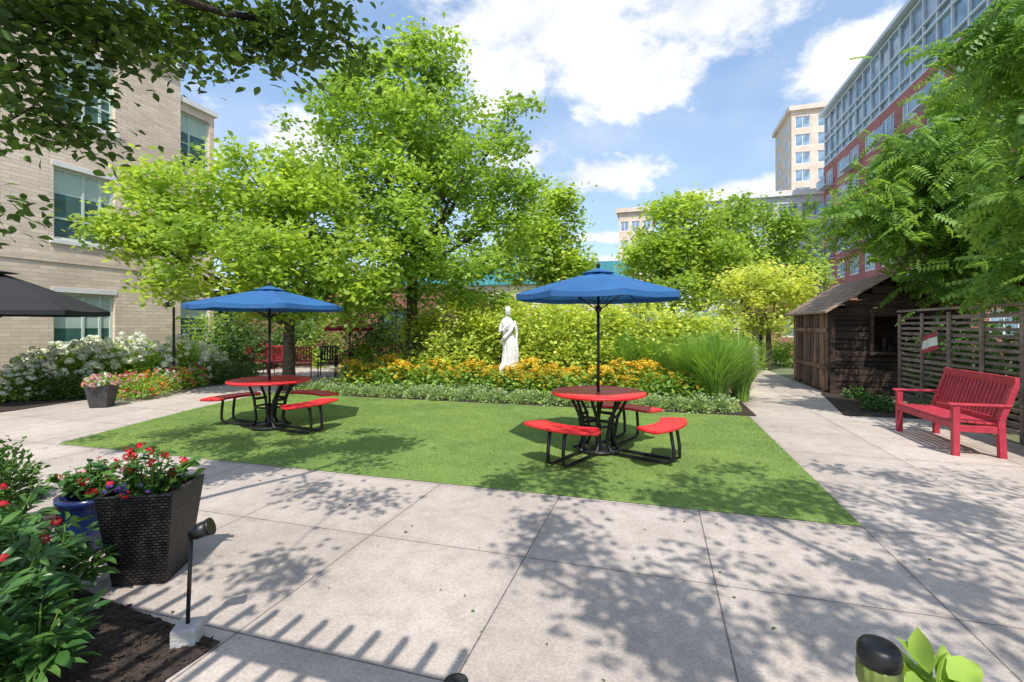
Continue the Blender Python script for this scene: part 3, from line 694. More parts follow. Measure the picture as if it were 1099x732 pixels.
# ---------------------------------------------------------------- statue
q=D(546,400,11.3); e=thing('garden_statue','white stone statue of a draped woman on a plinth','statue',(q[0],q[1],0),tA); e.scale=(.90,.95,1.0)
mb=MB(); mb.box(-.24,.24,-.2,.2,0,.08);mb.box(-.2,.2,-.17,.17,.08,.52);mb.box(-.23,.23,-.2,.2,.52,.6); mb.obj('plinth',M_STAT,e,bevel=.015)
mb=MB()
prof=[(.0,.6),(.215,.6),(.20,.66),(.175,.80),(.165,.95),(.17,1.08),(.175,1.20),(.165,1.30),(.135,1.40),(.115,1.47),(.128,1.55),(.15,1.62),(.155,1.68),(.145,1.74),(.11,1.78),(.05,1.80),(.041,1.85),(.041,1.87),(.0,1.875)]
def fold(a,z):
    k=max(0,min(1,(1.5-z)/.8)); return 1+.16*k*math.sin(9*a+z*5)+.08*k*math.sin(17*a-z*9)
n=72; vs=[]
for r,z in prof:
    ox=.035*math.sin((z-.6)*4.2)
    for k in range(n):
        a=2*math.pi*k/n; rr=r*fold(a,z); vs.append((ox+rr*math.cos(a),rr*.68*math.sin(a),z))
fs=[(i*n+k,i*n+(k+1)%n,(i+1)*n+(k+1)%n,(i+1)*n+k) for i in range(len(prof)-1) for k in range(n)]
mb.add(vs,fs)
hx=-.01
mb.lathe([(.001,1.83),(.04,1.84),(.062,1.88),(.07,1.93),(.072,1.97),(.062,2.02),(.04,2.05),(.001,2.06)],20,(hx,-.01),sy=1.1)
mb.lathe([(.001,1.92),(.04,1.93),(.05,1.97),(.04,2.01),(.001,2.02)],14,(hx,.085))
mb.lathe([(.001,1.96),(.080,1.965),(.078,2.01),(.05,2.06),(.001,2.072)],20,(hx,.012))
mb.tube([(hx,-.085,1.965),(hx,-.105,1.93),(hx,-.085,1.922)],[.007,.013,.01],8)
mb.tube([(hx-.022,-.085,1.895),(hx,-.09,1.893),(hx+.022,-.085,1.895)],.008,6)
mb.tube([(-.14,0,1.72),(-.20,.0,1.58),(-.215,-.02,1.46),(-.15,-.13,1.50),(-.06,-.15,1.58),(-.02,-.15,1.61)],[.050,.044,.038,.032,.026,.022],12)
mb.tube([(.14,0,1.72),(.20,.01,1.56),(.225,.0,1.42),(.21,-.06,1.26),(.20,-.08,1.18)],[.050,.044,.038,.030,.024],12)
for i in range(5):
    mb.tube([(-.03+.0,-.15,1.60+i*.011-.02),(.005,-.16,1.605+i*.011-.02),(.02,-.145,1.60+i*.011-.02)],[.009,.008,.006],6)
    mb.tube([(.20-.02+i*.011,-.085,1.19),(.20-.02+i*.011,-.095,1.14),(.20-.02+i*.011,-.085,1.10)],[.009,.008,.006],6)
mb.tube([(.17,.05,1.70),(.08,-.12,1.50),(-.10,-.16,1.33),(-.19,-.05,1.22)],[.03,.04,.045,.03],10)
mb.tube([(.21,-.07,1.25),(.23,-.05,1.0),(.22,-.03,.75)],[.03,.045,.05],10)
o=mb.obj('figure',M_STAT,e,smooth=True); r_=o.modifiers.new('Remesh','REMESH'); r_.mode='VOXEL'; r_.voxel_size=.009; r_.use_smooth_shade=True
# ---------------------------------------------------------------- path lights
q=G(202,690); e=thing('path_light','black path light on a grey concrete block at the bed edge','garden light',(q[0],q[1],.0),rd(30))
mb=MB(); mb.box(-.06,.06,-.06,.06,0,.10); mb.obj('base',M_STONE,e,bevel=.012)
mb=MB(); mb.tube([(0,0,.10),(.015,0,.52)],.010,10); mb.tube([(.015,0,.52),(.02,0,.535),(.03,0,.545)],.012,10); mb.obj('post',M_BLACK,e,smooth=True)
mb=MB(); mb.tube([(.01,0,.545),(.03,0,.552),(.034,0,.554),(.10,0,.578)],[.022,.034,.038,.040],20); mb.tube([(.095,0,.576),(.108,0,.581)],[.044,.044],20); mb.obj('lamp_shade',M_BLACK,e,smooth=True)
q=D(944,690,1.60); e=thing('path_light','black capped garden light with greenish lens beside leaves','garden light',(q[0],q[1],0))
mb=MB(); mb.lathe([(.05,0),(.05,.03),(.02,.05),(.018,.40)],14); mb.obj('post',M_BLACK,e,smooth=True)
mb=MB(); mb.lathe([(.055,.40),(.062,.41),(.062,.47),(.055,.48)],60,fn=lambda a,z:1+.04*math.sin(14*a)); mb.obj('lens',M_AMBER,e,smooth=True)
mb=MB(); mb.lathe([(.05,.478),(.062,.48),(.064,.50),(.062,.525),(.052,.540),(.03,.543),(.003,.544)],28); mb.obj('lamp_cap',M_BLACK,e,smooth=True)

# ---------------------------------------------------------------- planters
def square_pot(e,wt,wb,h,mat,rim=True):
    mb=MB(); a=wb/2;b=wt/2;i=b-.03
    vs=[(-a,-a,0),(a,-a,0),(a,a,0),(-a,a,0),(-b,-b,h),(b,-b,h),(b,b,h),(-b,b,h),(-i,-i,h),(i,-i,h),(i,i,h),(-i,i,h),(-i,-i,h-.06),(i,-i,h-.06),(i,i,h-.06),(-i,i,h-.06)]
    fs=[(3,2,1,0)]
    for k in range(4):
        j=(k+1)%4; fs+=[(k,j,4+j,4+k),(4+k,4+j,8+j,8+k),(8+k,8+j,12+j,12+k)]
    mb.add(vs,fs); mb.obj('pot',mat,e,bevel=.006)
    mb=MB(); mb.add([(-i,-i,h-.05),(i,-i,h-.05),(i,i,h-.05),(-i,i,h-.05)],[(0,1,2,3)]); mb.obj('soil',M_SOIL,e)
def mound(e,c,rx,rz,nl,ls,lm,flowers,fs,fm,T=T_D,nf=0,FT=T_PET,names=('foliage','blossoms'),top=True):
    d=NR.normal(0,1,(nl,3)); d/=np.linalg.norm(d,axis=1)[:,None]; d[:,2]=np.abs(d[:,2]); r=NR.random(nl)**.4*(1+NR.normal(0,.10,nl))
    P=d*r[:,None]*np.array([rx,rx,rz])+np.array(c); out=d*np.array([1,1,.6]); 
    scatter(names[0],T,P,leafR(nl,dirs=out),NR.uniform(.7,1.3,nl)*ls,lm,e)
    if nf:
        for k,m in enumerate(fm if isinstance(fm,list) else [fm]):
            n=nf//(len(fm) if isinstance(fm,list) else 1)
            d=NR.normal(0,1,(n,3)); d/=np.linalg.norm(d,axis=1)[:,None]; d[:,2]=np.abs(d[:,2])*(1.0 if top else .8)+.1
            P=d*NR.uniform(.92,1.12,n)[:,None]*np.array([rx,rx,rz])+np.array(c)
            scatter(names[1],FT,P,leafR(n,0,.3,.4),NR.uniform(.75,1.2,n)*fs,m if FT is not T_DAISY else [m,P_BRN],e)
def spray(e,c,r,h,n,ls,lm,fm,fs,nf):
    P=[];Dr=[];Q=[];mb=MB()
    for i in range(n):
        a=R.uniform(0,6.28); rr=r*R.uniform(.1,1)**.6; hh=h*R.uniform(.35,1.15)*(1-.35*(rr/r)**2)
        p0=Vector(c)+Vector((rr*.3*math.cos(a),rr*.3*math.sin(a),0)); p2=Vector(c)+Vector((rr*math.cos(a),rr*math.sin(a),hh)); p1=(p0+p2)/2+Vector((0,0,hh*.2))
        mb.tube([p0,p1,p2],[.004,.003,.002],5)
        for t in (.25,.4,.55,.65,.75,.85,.95):
            p=p0*(1-t)**2+p1*2*t*(1-t)+p2*t*t; b=R.uniform(0,6.28); P.append(tuple(p)); Dr.append((math.cos(b),math.sin(b),.2))
        Q.append(tuple(p2+Vector((0,0,.01))))
    mb.obj('stems',L_RUD,e); P=np.array(P); scatter('foliage',T_L,P,leafR(len(P),nvar=.4,dirs=np.array(Dr)),NR.uniform(.7,1.3,len(P))*ls,lm,e)
    Q=np.array(Q)[:nf]; k=int(nf*.75)
    scatter('blossoms',T_PET,Q[:k],leafR(k,0,.3,.4),NR.uniform(.8,1.3,k)*fs,fm[0],e)
    if len(fm)>1: scatter('blossoms',T_PET,Q[k:],leafR(len(Q)-k,0,.3,.4),NR.uniform(.6,1.0,len(Q)-k)*fs,fm[1],e)
q=G(165,616); e=thing('flower_planter','tall black wicker planter with red flowers and dark leaves','planter',(q[0],q[1],.004),rd(26))
square_pot(e,.43,.30,.57,M_WICK)
spray(e,(0,0,.50),.24,.30,44,.06,L_PEO,[P_RED,P_PINK],.052,20)
scatter('violet_blossoms',T_PET,np.stack([NR.uniform(-.18,.05,12),NR.uniform(-.22,-.14,12),NR.uniform(.57,.64,12)],1),leafR(12),NR.uniform(.02,.035,12),P_PURP,e)
q=D(100,600,3.5); e=thing('flower_planter','round blue glazed pot with trailing red flowers','planter',(q[0],q[1],.004))
mb=MB(); mb.lathe([(.13,0),(.16,.02),(.2,.2),(.19,.33),(.21,.35),(.21,.38),(.18,.38),(.17,.33)],28); mb.obj('pot',M_BLUEPOT,e,smooth=True)
spray(e,(0,0,.34),.24,.26,42,.07,L_PEO,[P_RED,P_PINK],.055,16)
q=G(110,437); e=thing('flower_planter','tapered charcoal pot of pale pink petunias on paving','planter',(q[0],q[1],.004),rd(30))
square_pot(e,.42,.28,.46,M_POT)
mound(e,(0,0,.42),.27,.20,350,.07,L_HYD,0,.085,[P_PINK,P_WHITE,P_PINK],T_D,90)

# ---------------------------------------------------------------- foreground-left plants
GR='peonies in the near flower bed'
def peony(loc,r,h,label,nf,fm,ls=.15,ns=13):
    e=thing('peony_plant',label,'plant',loc,group=GR)
    P=[];Dr=[];mb=MB()
    for i in range(ns):
        a=R.uniform(0,6.28); rr=r*R.uniform(.15,1)**.7; hh=h*R.uniform(.55,1.05)*(1-.25*(rr/r)**2)
        pts=[Vector((0,0,0)),Vector((rr*.35*math.cos(a),rr*.35*math.sin(a),hh*.5)),Vector((rr*math.cos(a),rr*math.sin(a),hh))]
        mb.tube(pts,[.006,.005,.003],5)
        for t in (.4,.55,.68,.8,.9,1.0,1.0):
            p=(pts[0]*(1-t)**2+pts[1]*2*t*(1-t)+pts[2]*t*t); b=R.uniform(0,6.28)
            P.append(tuple(p+Vector((math.cos(b),math.sin(b),.2))*.02)); Dr.append((math.cos(b)*.8+math.cos(a)*.4,math.sin(b)*.8+math.sin(a)*.4,.25))
    mb.obj('stems',L_RUD,e)
    P=np.array(P);Dr=np.array(Dr); scatter('leaves',T_TRI,P,leafR(len(P),nvar=.3,dirs=Dr),NR.uniform(.7,1.2,len(P))*ls,L_PEO,e)
    if nf:
        Q=P[NR.choice(len(P),nf)]; Q[:,2]=h*NR.uniform(.9,1.05,nf); scatter('blossoms',T_BLOOM,Q,leafR(nf),NR.uniform(.05,.07,nf),fm[0],e)
for px,py,d,r,h,nf in ((-45,690,1.95,.28,.50,0),(-5,650,2.3,.27,.52,1),(28,640,2.6,.25,.48,1),(62,640,2.75,.22,.42,1),(-50,640,2.7,.35,.62,2),(5,600,3.2,.25,.46,3),(40,710,2.1,.17,.34,0)):
    q=D(px,py,d); peony((q[0],q[1],.016),r,h,'leafy peony plant with glossy green leaves' if nf==0 else 'leafy peony plant with scattered red blooms',nf,[P_RED])
q=D(3,560,4.3); e=thing('evergreen_shrub','small dark evergreen shrub beside the paving','shrub',(q[0],q[1],.016)); mound(e,(0,0,0),.27,.50,1400,.055,L_SHRUB,0,0,None)
q=D(1005,740,1.70); e=thing('hosta_plant','broad-leaved green hosta beside the garden light','plant',(q[0],q[1],.018))
n=34; a=NR.uniform(0,6.28,n); scatter('leaves',T_L,np.stack([.06*np.cos(a),.06*np.sin(a),NR.uniform(.18,.33,n)],1),leafR(n,dirs=np.stack([np.cos(a),np.sin(a),np.full(n,.25)],1)),NR.uniform(.12,.18,n),L_HYD,e)
P=np.stack([NR.uniform(-3.8,-1.6,3600),NR.uniform(1.0,2.9,3600),np.full(3600,.024)],1)
P=P[inpoly(P,bedp)]; o=scatter('mulch_chips',T_D,P,leafR(len(P),0,.3,.5),NR.uniform(.02,.045,len(P)),M_SOIL); tag(o,'loose dark bark chips on the bed','mulch',kind='stuff')
P=np.stack([NR.uniform(-7,4.4,170),NR.uniform(1.8,9,170),np.full(170,.009)],1)
o=scatter('fallen_leaves',T_L,P,leafR(len(P),0,.1,.25),NR.uniform(.015,.035,len(P)),L_DARK); tag(o,'a few small fallen leaves on the paving','leaves',kind='stuff')

# ---------------------------------------------------------------- flower bed
GC='orange coneflower clumps along the bed'
def rud(nf,ht):
    e=thing('coneflower_clump','clump of golden coneflowers with green foliage','flowers',(0,0,.016),group=GC)
    n=600; P=np.stack([NR.normal(0,.20,n),NR.normal(0,.20,n),NR.uniform(.02,ht-.10,n)],1); P[:,2]-=(P[:,0]**2+P[:,1]**2)*1.3; P[:,2]=np.abs(P[:,2])
    scatter('foliage',T_D,P,leafR(n,.3,.5),NR.uniform(.08,.14,n),L_RUD,e)
    n=nf; P=np.stack([NR.normal(0,.16,n),NR.normal(0,.16,n),NR.uniform(ht-.26,ht,n)],1); P[:,2]-=(P[:,0]**2+P[:,1]**2)*1.8
    scatter('blossoms',T_DAISY,P,leafR(n,0,.2,.5),NR.uniform(.085,.13,n),[P_ORG,P_BRN],e)
    mb=MB()
    for p in P[::3]: mb.tube([(p[0]*.4,p[1]*.4,0),(p[0],p[1],p[2])],.003,4)
    mb.obj('stems',L_RUD,e); return e
srcs=[rud(130,.80),rud(85,.68),rud(18,.66)]; first=[True]*3; k=0
for row,yy in enumerate((10.3,10.75,11.15)):
    x=-7.2+row*.2
    while x<1.0:
        if not ( -2.15<x<-1.8 and row>0):
            ki=NR.choice(3,p=[.45,.28,.27])
            if k<3: ki=k
            s=srcs[ki]; loc=(x+R.uniform(-.08,.08),yy+R.uniform(-.10,.10),.016); sc=R.uniform(.82,1.15)
            if first[ki]: s.location=loc; first[ki]=False
            else: copy_thing(s,loc,R.uniform(0,6.28),sc)
            k+=1
        x+=R.uniform(.40,.60)
def bord():
    e=thing('border_plant','low grey-green mounding border plant edging the lawn','plant',(0,0,.016),group='low border plants along the lawn')
    n=560; d=NR.normal(0,1,(n,3)); d/=np.linalg.norm(d,axis=1)[:,None]; d[:,2]=abs(d[:,2]); P=d*(NR.random(n)**.4)[:,None]*np.array([.27,.25,.22])
    scatter('foliage',T_D,P,leafR(n,dirs=d),NR.uniform(.05,.085,n),L_SIL,e)
    n=9; P=np.stack([NR.normal(0,.13,n),NR.normal(0,.13,n),NR.uniform(.16,.27,n)],1); scatter('blossoms',T_PET,P,leafR(n),NR.uniform(.02,.035,n),P_WHITE,e); return e
sb=bord(); x=-8.0; ft=True; 
while x<1.55:
    for yy in (9.62,9.98):
        loc=(x+R.uniform(-.1,.1),yy+R.uniform(-.1,.1),.016)
        if ft: sb.location=loc; ft=False
        else: copy_thing(sb,loc,R.uniform(0,6.28),R.uniform(.75,1.2))
    x+=.40
GH='gold-green shrubs behind the flower bed'
def shrub(loc,rx,rz,n,ls,mat,label,group,cat='shrub',name='shrub',T=T_D):
    e=thing(name,label,cat,loc,group=group)
    cs=[]
    for i in range(34):
        d=NR.normal(0,1,3); d/=np.linalg.norm(d); d[2]=abs(d[2]); r=R.uniform(.6,.95); cs.append((d[0]*r*rx,d[1]*r*rx,rz*.22+d[2]*r*rz*.74))
    cs+=[(R.uniform(-.8,.8)*rx,R.uniform(-.8,.8)*rx,rz*R.uniform(.08,.3)) for _ in range(10)]
    P=cluster_pts(cs,n/44,rx*.40,.8); P=P[P[:,2]>0.02]; m=len(P); scatter('foliage',T,P,leafR(m,.0,.5,.6),NR.uniform(.7,1.3,m)*ls,mat,e)
    mb=MB()
    for cc in cs[::3]: mb.tube(*limb((0,0,0),cc,.02,.005,.05,4)[0:2],5)
    mb.obj('branches',M_BARK,e); return e
for px,d,rx,rz in ((492,12.8,1.0,2.45),(545,12.9,1.1,2.65),(595,12.7,1.1,2.6),(640,12.5,1.1,2.55),(690,12.3,1.1,2.55),(732,12.0,1.0,2.3),(765,12.6,.9,2.1),(460,13.8,.9,2.1),(520,14.5,1.2,2.8),(620,14.5,1.2,2.8),(570,14.5,1.2,2.8)):
    q=D(px,400,d); shrub((q[0],q[1],.016),rx,rz,5400,.12,L_HED,'broad shrub with gold-green leaves behind coneflowers',GH)
def ograss(loc,r,h,n,label,sc=1):
    e=thing('ornamental_grass',label,'grass plant',loc,group='arching ornamental grasses')
    N_=7; V=[];Fc=[]
    for i in range(n):
        a=R.uniform(0,6.283); b0=R.uniform(0,.16); out=R.uniform(.1,1.2)*r; hh=h*R.uniform(.6,1.08)*(1-.2*out/r); w=.0065; pw=R.uniform(1.4,2.2); fl_=R.uniform(.3,1.0)
        o=len(V); ca,sa=math.cos(a),math.sin(a); b=a+R.uniform(-.5,.5); cb_,sb_=math.cos(b),math.sin(b)
        for j in range(N_+1):
            t=j/N_; rad=out*(t**pw); z=hh*((1+fl_*.75)*t-(fl_*.75)*t**2.4); ww=w*(1-t**2)+.001
            x=b0*ca+rad*cb_;y=b0*sa+rad*sb_
            V+=[(x-sb_*ww,y+cb_*ww,z),(x+sb_*ww,y-cb_*ww,z)]
        Fc+=[(o+2*j,o+2*j+1,o+2*j+3,o+2*j+2) for j in range(N_)]
    mb=MB(); mb.add(V,Fc); mb.obj('blades',L_GR,e); return e
for px,d,r,h in ((768,9.5,.80,1.55),(795,10.2,.65,1.45),(742,10.3,.65,1.5),(672,11.6,.65,1.5),(636,11.9,.6,1.45),(705,11.3,.55,1.45)):
    q=D(px,400,d); ograss((q[0],q[1],.016),r,h,1300,'arching green ornamental grass clump beside the flower bed')
GY='white hydrangeas below the tan building'
def hyd(loc,r,h,sc=1):
    e=thing('hydrangea_bush','rounded hydrangea bush covered in white flower heads','shrub',loc,group=GY)
    mound(e,(0,0,.05),r,h,1700,.13,L_HYD,0,.19,P_WHITE,T_D,88,T_BLOOM,('foliage','flower_heads')); return e
s=None
for px,d,sc in ((45,11.0,.80),(85,11.3,.85),(122,11.7,.9),(160,12.3,.93),(195,12.9,.95),(60,12.6,.9),(100,12.9,.95),(222,13.6,.85),(25,10.4,.65),(140,13.6,1.0)):
    q=D(px,400,d); loc=(q[0],q[1],.016)
    if s is None: s=hyd(loc,.74,1.08); s.scale=(sc,)*3
    else: copy_thing(s,loc,R.uniform(0,6.28),(sc*R.uniform(.95,1.15),sc,sc*R.uniform(.9,1.05)))
for i,(px,py) in enumerate(((128,430),(145,431),(160,428),(176,424),(192,420),(208,417))):
    q=G(px,py); fm=[[P_PINK,P_RED],[P_RED,P_PINK],[P_ORR,P_ORR],[P_PINK,P_WHITE],[P_ORR,P_RED],[P_RED,P_PINK]][i]
    e=thing('bedding_flowers',['pink and red bedding flowers','orange bedding flowers','pink and white bedding flowers'][[0,0,1,2,1,0][i]]+' at the edge of the bed','flowers',(q[0]-.1,q[1]+.1,.016),group='mixed bedding flowers by the hydrangeas')
    mound(e,(0,0,.05),.30,.48,300,.085,L_HYD,0,.075,fm,T_D,40)
for px,py,r in ((28,432,.42),(52,431,.40),(75,430,.36),(225,414,.5),(242,413,.5),(260,411,.45)):
    q=G(px,py); e=thing('boxwood_shrub','clipped dark green boxwood shrub at the bed edge','shrub',(q[0]-.2,q[1]+.3,.016),group='boxwood shrubs'); mound(e,(0,0,.0),r,r*1.25,1300,.055,L_BOX,0,0,None)
for i in range(6):
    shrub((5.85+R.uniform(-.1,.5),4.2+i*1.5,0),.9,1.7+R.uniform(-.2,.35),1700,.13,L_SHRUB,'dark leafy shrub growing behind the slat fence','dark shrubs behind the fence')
for x,y in ((3.95,10.6),(4.3,11.4),(4.2,12.3),(4.45,10.2)):
    e=thing('ground_plant','low leafy plant in the bed by the shed','plant',(x,y,.018),group='low plants by the shed'); mound(e,(0,0,0),.24,.22,200,.08,L_PEO,0,0,None)
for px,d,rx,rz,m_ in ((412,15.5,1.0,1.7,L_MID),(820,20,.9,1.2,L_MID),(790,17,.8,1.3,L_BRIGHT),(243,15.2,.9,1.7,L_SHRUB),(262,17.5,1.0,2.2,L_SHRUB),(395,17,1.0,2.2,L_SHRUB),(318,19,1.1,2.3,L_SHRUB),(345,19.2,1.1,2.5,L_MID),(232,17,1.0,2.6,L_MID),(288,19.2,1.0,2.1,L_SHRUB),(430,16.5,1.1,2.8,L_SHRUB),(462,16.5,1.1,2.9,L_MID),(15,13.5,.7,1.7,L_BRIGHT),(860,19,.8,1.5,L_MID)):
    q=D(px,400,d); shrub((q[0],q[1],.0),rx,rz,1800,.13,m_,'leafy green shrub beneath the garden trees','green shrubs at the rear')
q=G(804,402); e=thing('utility_box','small light grey utility cabinet beside the path','utility box',(q[0],q[1],0)); mb=MB(); mb.box(-.22,.22,-.18,.18,.03,.85); mb.obj('cabinet',M_LGREY,e,bevel=.015); mb=MB(); mb.box(-.25,.25,-.21,.21,.852,.9); mb.obj('lid',M_LGREY,e,bevel=.01); mb=MB(); mb.box(-.19,.19,-.19,-.182,.1,.78); mb.obj('door',M_LGREY,e)
e=thing('garden_gate','dark iron garden gate across the path','gate',(1.75,20.5,0))
for x in (0,2.1):
    mb=MB(); mb.box(x-.06,x+.06,-.06,.06,0,2.0); mb.obj('post',M_BLACK,e)
mb=MB()
for i in range(16): mb.tube([(.12+i*.124,0,.08),(.12+i*.124,0,1.6)],.011,6)
for z in (.15,1.45): mb.box(.06,2.04,-.02,.02,z,z+.05)
mb.obj('gate_leaf',M_BLACK,e)

# ---------------------------------------------------------------- trees
q=D(312,400,12.0)
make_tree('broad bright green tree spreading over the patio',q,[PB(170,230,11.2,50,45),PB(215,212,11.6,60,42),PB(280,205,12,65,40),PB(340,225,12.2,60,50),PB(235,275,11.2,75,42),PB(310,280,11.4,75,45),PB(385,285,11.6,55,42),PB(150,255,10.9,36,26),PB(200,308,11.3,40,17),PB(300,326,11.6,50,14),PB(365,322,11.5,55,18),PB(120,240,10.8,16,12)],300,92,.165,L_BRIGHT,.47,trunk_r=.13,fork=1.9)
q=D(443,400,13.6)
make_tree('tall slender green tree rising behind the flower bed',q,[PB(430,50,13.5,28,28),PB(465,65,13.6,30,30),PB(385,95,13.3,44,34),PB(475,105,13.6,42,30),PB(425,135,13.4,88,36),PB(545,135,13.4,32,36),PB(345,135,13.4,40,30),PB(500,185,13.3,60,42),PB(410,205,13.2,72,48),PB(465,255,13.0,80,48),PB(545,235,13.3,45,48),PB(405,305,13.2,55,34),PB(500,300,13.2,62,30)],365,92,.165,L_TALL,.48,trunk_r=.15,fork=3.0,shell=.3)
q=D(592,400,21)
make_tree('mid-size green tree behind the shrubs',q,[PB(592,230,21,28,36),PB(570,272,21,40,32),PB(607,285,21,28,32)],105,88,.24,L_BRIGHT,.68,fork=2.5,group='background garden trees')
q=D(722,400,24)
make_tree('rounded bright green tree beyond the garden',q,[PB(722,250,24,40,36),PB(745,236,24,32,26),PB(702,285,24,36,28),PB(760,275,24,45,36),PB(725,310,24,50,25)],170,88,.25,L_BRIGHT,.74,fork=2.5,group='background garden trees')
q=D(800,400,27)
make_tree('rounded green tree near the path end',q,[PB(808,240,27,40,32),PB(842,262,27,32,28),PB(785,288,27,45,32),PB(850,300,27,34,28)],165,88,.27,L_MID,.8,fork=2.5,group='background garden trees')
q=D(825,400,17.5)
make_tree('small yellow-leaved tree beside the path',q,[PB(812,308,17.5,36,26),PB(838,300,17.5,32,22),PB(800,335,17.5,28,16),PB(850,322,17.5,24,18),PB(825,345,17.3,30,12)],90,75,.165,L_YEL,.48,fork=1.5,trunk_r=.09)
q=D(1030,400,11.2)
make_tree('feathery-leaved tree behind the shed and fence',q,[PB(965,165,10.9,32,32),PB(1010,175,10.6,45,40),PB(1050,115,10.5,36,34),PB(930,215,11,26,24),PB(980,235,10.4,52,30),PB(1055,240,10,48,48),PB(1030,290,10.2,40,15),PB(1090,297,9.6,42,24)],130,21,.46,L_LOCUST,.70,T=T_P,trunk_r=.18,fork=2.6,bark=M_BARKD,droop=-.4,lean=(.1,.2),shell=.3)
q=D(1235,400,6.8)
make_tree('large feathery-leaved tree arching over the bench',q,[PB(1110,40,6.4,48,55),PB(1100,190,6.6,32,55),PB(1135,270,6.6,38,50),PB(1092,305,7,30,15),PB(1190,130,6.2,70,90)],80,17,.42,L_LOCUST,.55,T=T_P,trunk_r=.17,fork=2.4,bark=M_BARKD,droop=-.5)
SUNE=rd(58); SH=(-.08,1.0)
def caster(px,py,H):
    d=F*CH/(py-HZ); x=(px-550)/F*d; off=H/math.tan(SUNE); x-=SH[0]*off; y=d-off
    X,Y=cw(x,y); return (X,Y,H)
vis=[(15,15,3.0),(45,45,3.1),(25,85,3.1),(70,65,3.2),(95,90,3.3),(60,130,3.3),(100,145,3.4),(135,60,3.4),(130,25,3.4),(175,45,3.6),(200,75,3.6),(170,10,3.5),(220,30,3.7),(245,55,3.8),(270,20,3.8),(300,40,3.9),(330,20,4.0),(345,55,4.0),(370,40,4.1),(385,60,4.1),(305,65,3.9),(0,135,3.0),(-12,225,3.2),(100,5,3.2),(60,5,3.1),(15,50,3.0),(260,35,3.8),(355,10,4.1),(40,20,3.1),(85,35,3.2),(150,30,3.5),(200,10,3.6),(230,5,3.7),(300,5,3.9),(330,45,4.0),(110,45,3.3),(40,110,3.2)]
vis+=[(R.uniform(-50,380),R.uniform(-160,-5),R.uniform(2.9,4.0)) for _ in range(24)]
extraA=[D(*v) for v in vis]
g1=[]
for px0,px1,py0,py1,n in ((215,445,470,512,15),(80,230,458,482,8),(130,345,590,620,4),(240,420,520,560,3)):
    for i in range(n): g1.append(caster(R.uniform(px0,px1),R.uniform(py0,py1),R.uniform(3.9,4.8)))
qa=cw(-5.6,-.4)
def near_tree(label,base,cs,per,ls,mat,fork,hubs,trunk_r=.16,crad=.26):
    e=thing('tree',label,'tree',(base[0],base[1],0))
    mb=MB(); top=Vector((.1,.1,fork)); pts,rs=limb((0,0,-.05),top,trunk_r*1.3,trunk_r,.03); mb.tube(pts,rs,12)
    cs=[Vector((c[0]-base[0],c[1]-base[1],c[2])) for c in cs]; nodes=[]
    for hb in hubs:
        h=Vector((hb[0]-base[0],hb[1]-base[1],hb[2])); p2,r2=limb(top,h,trunk_r*.55,.018,.06,12); mb.tube(p2,r2,8); nodes+=[(Vector(p),r) for p,r in zip(p2[2:],r2[2:])]
    todo=list(cs)
    while todo:
        best=min(((min(((c-nn[0]).length,i) for i,nn in enumerate(nodes))),j) for j,c in enumerate(todo))
        (dist,i),j=best; c=todo.pop(j); nn=nodes[i]
        p3,r3=limb(nn[0],c,max(.006,min(nn[1]*.7,.02)),.004,.10,5); mb.tube(p3,r3,6); nodes+=[(Vector(p),r) for p,r in zip(p3[2:],r3[2:])]
    mb.obj('trunk',M_BARKD,e,smooth=True)
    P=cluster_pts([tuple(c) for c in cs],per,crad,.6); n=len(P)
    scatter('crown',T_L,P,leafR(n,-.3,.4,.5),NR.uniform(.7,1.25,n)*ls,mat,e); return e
near_tree('dark-leaved tree with low limbs arching over the paving',qa,extraA+g1,105,.078,L_DARK,2.3,[D(120,40,3.4),D(300,20,3.9),D(40,-60,3.1),D(330,-150,3.2)],crad=.26)
g2=[]
for px0,px1,py0,py1,n in ((545,650,535,600,6),(640,800,630,735,11),(530,700,498,530,10),(690,900,500,558,18),(870,1099,495,560,13),(950,1099,570,640,8),(840,1050,650,725,7),(700,1000,580,610,2)):
    for i in range(n): g2.append(caster(R.uniform(px0,px1),R.uniform(py0,py1),R.uniform(4.6,6.0)))
qb=cw(3.9,-3.2)
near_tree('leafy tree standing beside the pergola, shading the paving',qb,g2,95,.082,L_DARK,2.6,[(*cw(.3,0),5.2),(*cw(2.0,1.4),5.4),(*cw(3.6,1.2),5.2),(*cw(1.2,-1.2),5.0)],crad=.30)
e=thing('pergola','stained wooden pergola with projecting rafter tails','pergola',(-5.2,.02,0))
for y in (.42,-2.2):
    mb=MB(); mb.box(0,4.95,y-.04,y+.04,2.45,2.62); mb.obj('beam',M_PERG,e)
for i in range(31):
    mb=MB(); x=.03+i*.162; mb.box(x,x+.032,-2.5,.62,2.622,2.70); mb.obj('rafter',M_PERG,e)
for x in (.05,4.8):
    mb=MB(); mb.box(x,x+.1,-2.25,-2.15,0,2.45); mb.obj('post',M_PERG,e)
mb=MB(); mb.box(.05,.15,.37,.47,0,2.45); mb.obj('post',M_PERG,e)

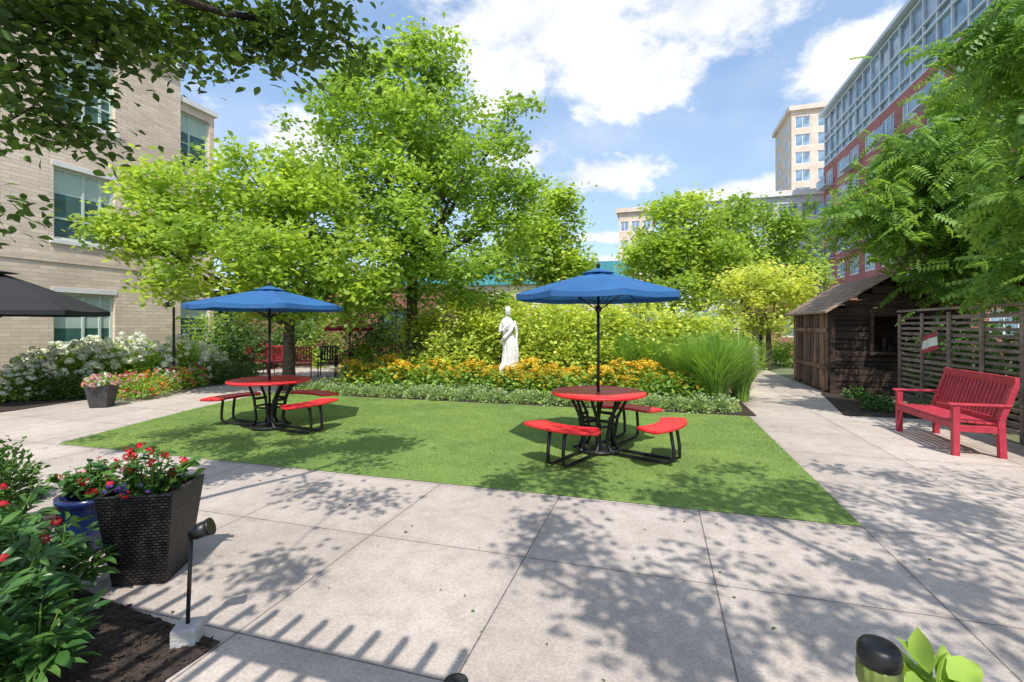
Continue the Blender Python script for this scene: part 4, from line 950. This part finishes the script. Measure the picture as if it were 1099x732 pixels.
# ---------------------------------------------------------------- camera, sun, sky
cam=bpy.data.cameras.new('camera'); co=bpy.data.objects.new('camera',cam); COL.objects.link(co); scene.camera=co
co.location=(0,0,CH); co.rotation_euler=(math.radians(90),0,TH); cam.sensor_width=36; cam.lens=36*F/1099; cam.shift_y=-16/1099; cam.clip_end=2000; cam.clip_start=.05
X,Y=cw(SH[0]*math.cos(SUNE),SH[1]*math.cos(SUNE)); dirv=Vector((X,Y,-math.sin(SUNE)*math.hypot(*SH)))
sl=bpy.data.lights.new('sun','SUN'); so=bpy.data.objects.new('sun',sl); COL.objects.link(so); sl.energy=5.0; sl.angle=rd(.5); sl.color=(1.0,.955,.88)
so.rotation_euler=dirv.to_track_quat('-Z','Y').to_euler(); so.location=(0,0,30)
w=bpy.data.worlds.new('World'); scene.world=w; w.use_nodes=True; nt=w.node_tree; N=nt.nodes; L=nt.links; N.clear()
sky=N.new('ShaderNodeTexSky'); sky.sky_type='NISHITA'; sky.sun_disc=False; sky.sun_elevation=SUNE; sky.sun_rotation=math.atan2(-dirv.x,-dirv.y); sky.air_density=1.0; sky.dust_density=1.2; sky.ozone_density=1.0
bg=N.new('ShaderNodeBackground'); bg.inputs[1].default_value=.15
hz=mixc(nt,1.0,sky.outputs[0],(1.05,1.6,2.5),'ADD'); L.new(hz,bg.inputs[0])
tc=N.new('ShaderNodeTexCoord'); V=tc.outputs['Generated']
def vdot(v,c):
    n=N.new('ShaderNodeVectorMath'); n.operation='DOT_PRODUCT'; L.new(v,n.inputs[0]); n.inputs[1].default_value=c; return n.outputs['Value']
mp=N.new('ShaderNodeMapping'); mp.inputs['Scale'].default_value=(1,1,1.7); L.new(V,mp.inputs[0])
nz=noise(nt,6.5,6,mp.outputs[0],.62); nz2=noise(nt,2.2,3,mp.outputs[0])
acc=None
for px,py,a,b in ((590,15,.25,.14),(670,75,.20,.10),(765,5,.19,.11),(540,80,.12,.10),(645,188,.125,.045),(800,205,.13,.035),(905,80,.10,.09),(330,160,.12,.06),(560,165,.10,.04),(640,255,.10,.016),(660,278,.08,.014),(1150,60,.3,.2),(-200,100,.4,.2)):
    v=Vector(((px-550)/F,1,(HZ-py)/F)).normalized(); X,Y=cw(v.x,v.y); c=Vector((X,Y,v.z)); t=c.cross(Vector((0,0,1))).normalized(); u=t.cross(c).normalized()
    n_=N.new('ShaderNodeVectorMath'); n_.operation='SUBTRACT'; L.new(V,n_.inputs[0]); n_.inputs[1].default_value=c
    cb=N.new('ShaderNodeCombineXYZ'); L.new(vdot(n_.outputs[0],t/a),cb.inputs[0]); L.new(vdot(n_.outputs[0],u/b),cb.inputs[1]); L.new(vdot(n_.outputs[0],c/.5),cb.inputs[2])
    ln=N.new('ShaderNodeVectorMath'); ln.operation='LENGTH'; L.new(cb.outputs[0],ln.inputs[0])
    s=mth(nt,'SUBTRACT',1.0,ln.outputs['Value']); acc=s if acc is None else mth(nt,'MAXIMUM',acc,s)
dens=mth(nt,'ADD',acc,mth(nt,'MULTIPLY',mth(nt,'SUBTRACT',nz,.5),2.4))
mr=N.new('ShaderNodeMapRange'); mr.interpolation_type='SMOOTHSTEP'; mr.inputs[1].default_value=-.02; mr.inputs[2].default_value=.55; L.new(dens,mr.inputs[0])
wisp=N.new('ShaderNodeMapRange'); wisp.inputs[1].default_value=.44; wisp.inputs[2].default_value=.75; wisp.inputs[4].default_value=.42; L.new(nz2,wisp.inputs[0])
mask=mth(nt,'MAXIMUM',mr.outputs[0],wisp.outputs[0])
cc=ramp2(nt,nz,(.74,.78,.84),(1.0,1.0,1.0),.40,.60)
bg2=N.new('ShaderNodeBackground'); L.new(cc,bg2.inputs[0]); bg2.inputs[1].default_value=1.2
mx=N.new('ShaderNodeMixShader'); L.new(mask,mx.inputs[0]); L.new(bg.outputs[0],mx.inputs[1]); L.new(bg2.outputs[0],mx.inputs[2])
ow=N.new('ShaderNodeOutputWorld'); L.new(mx.outputs[0],ow.inputs[0])
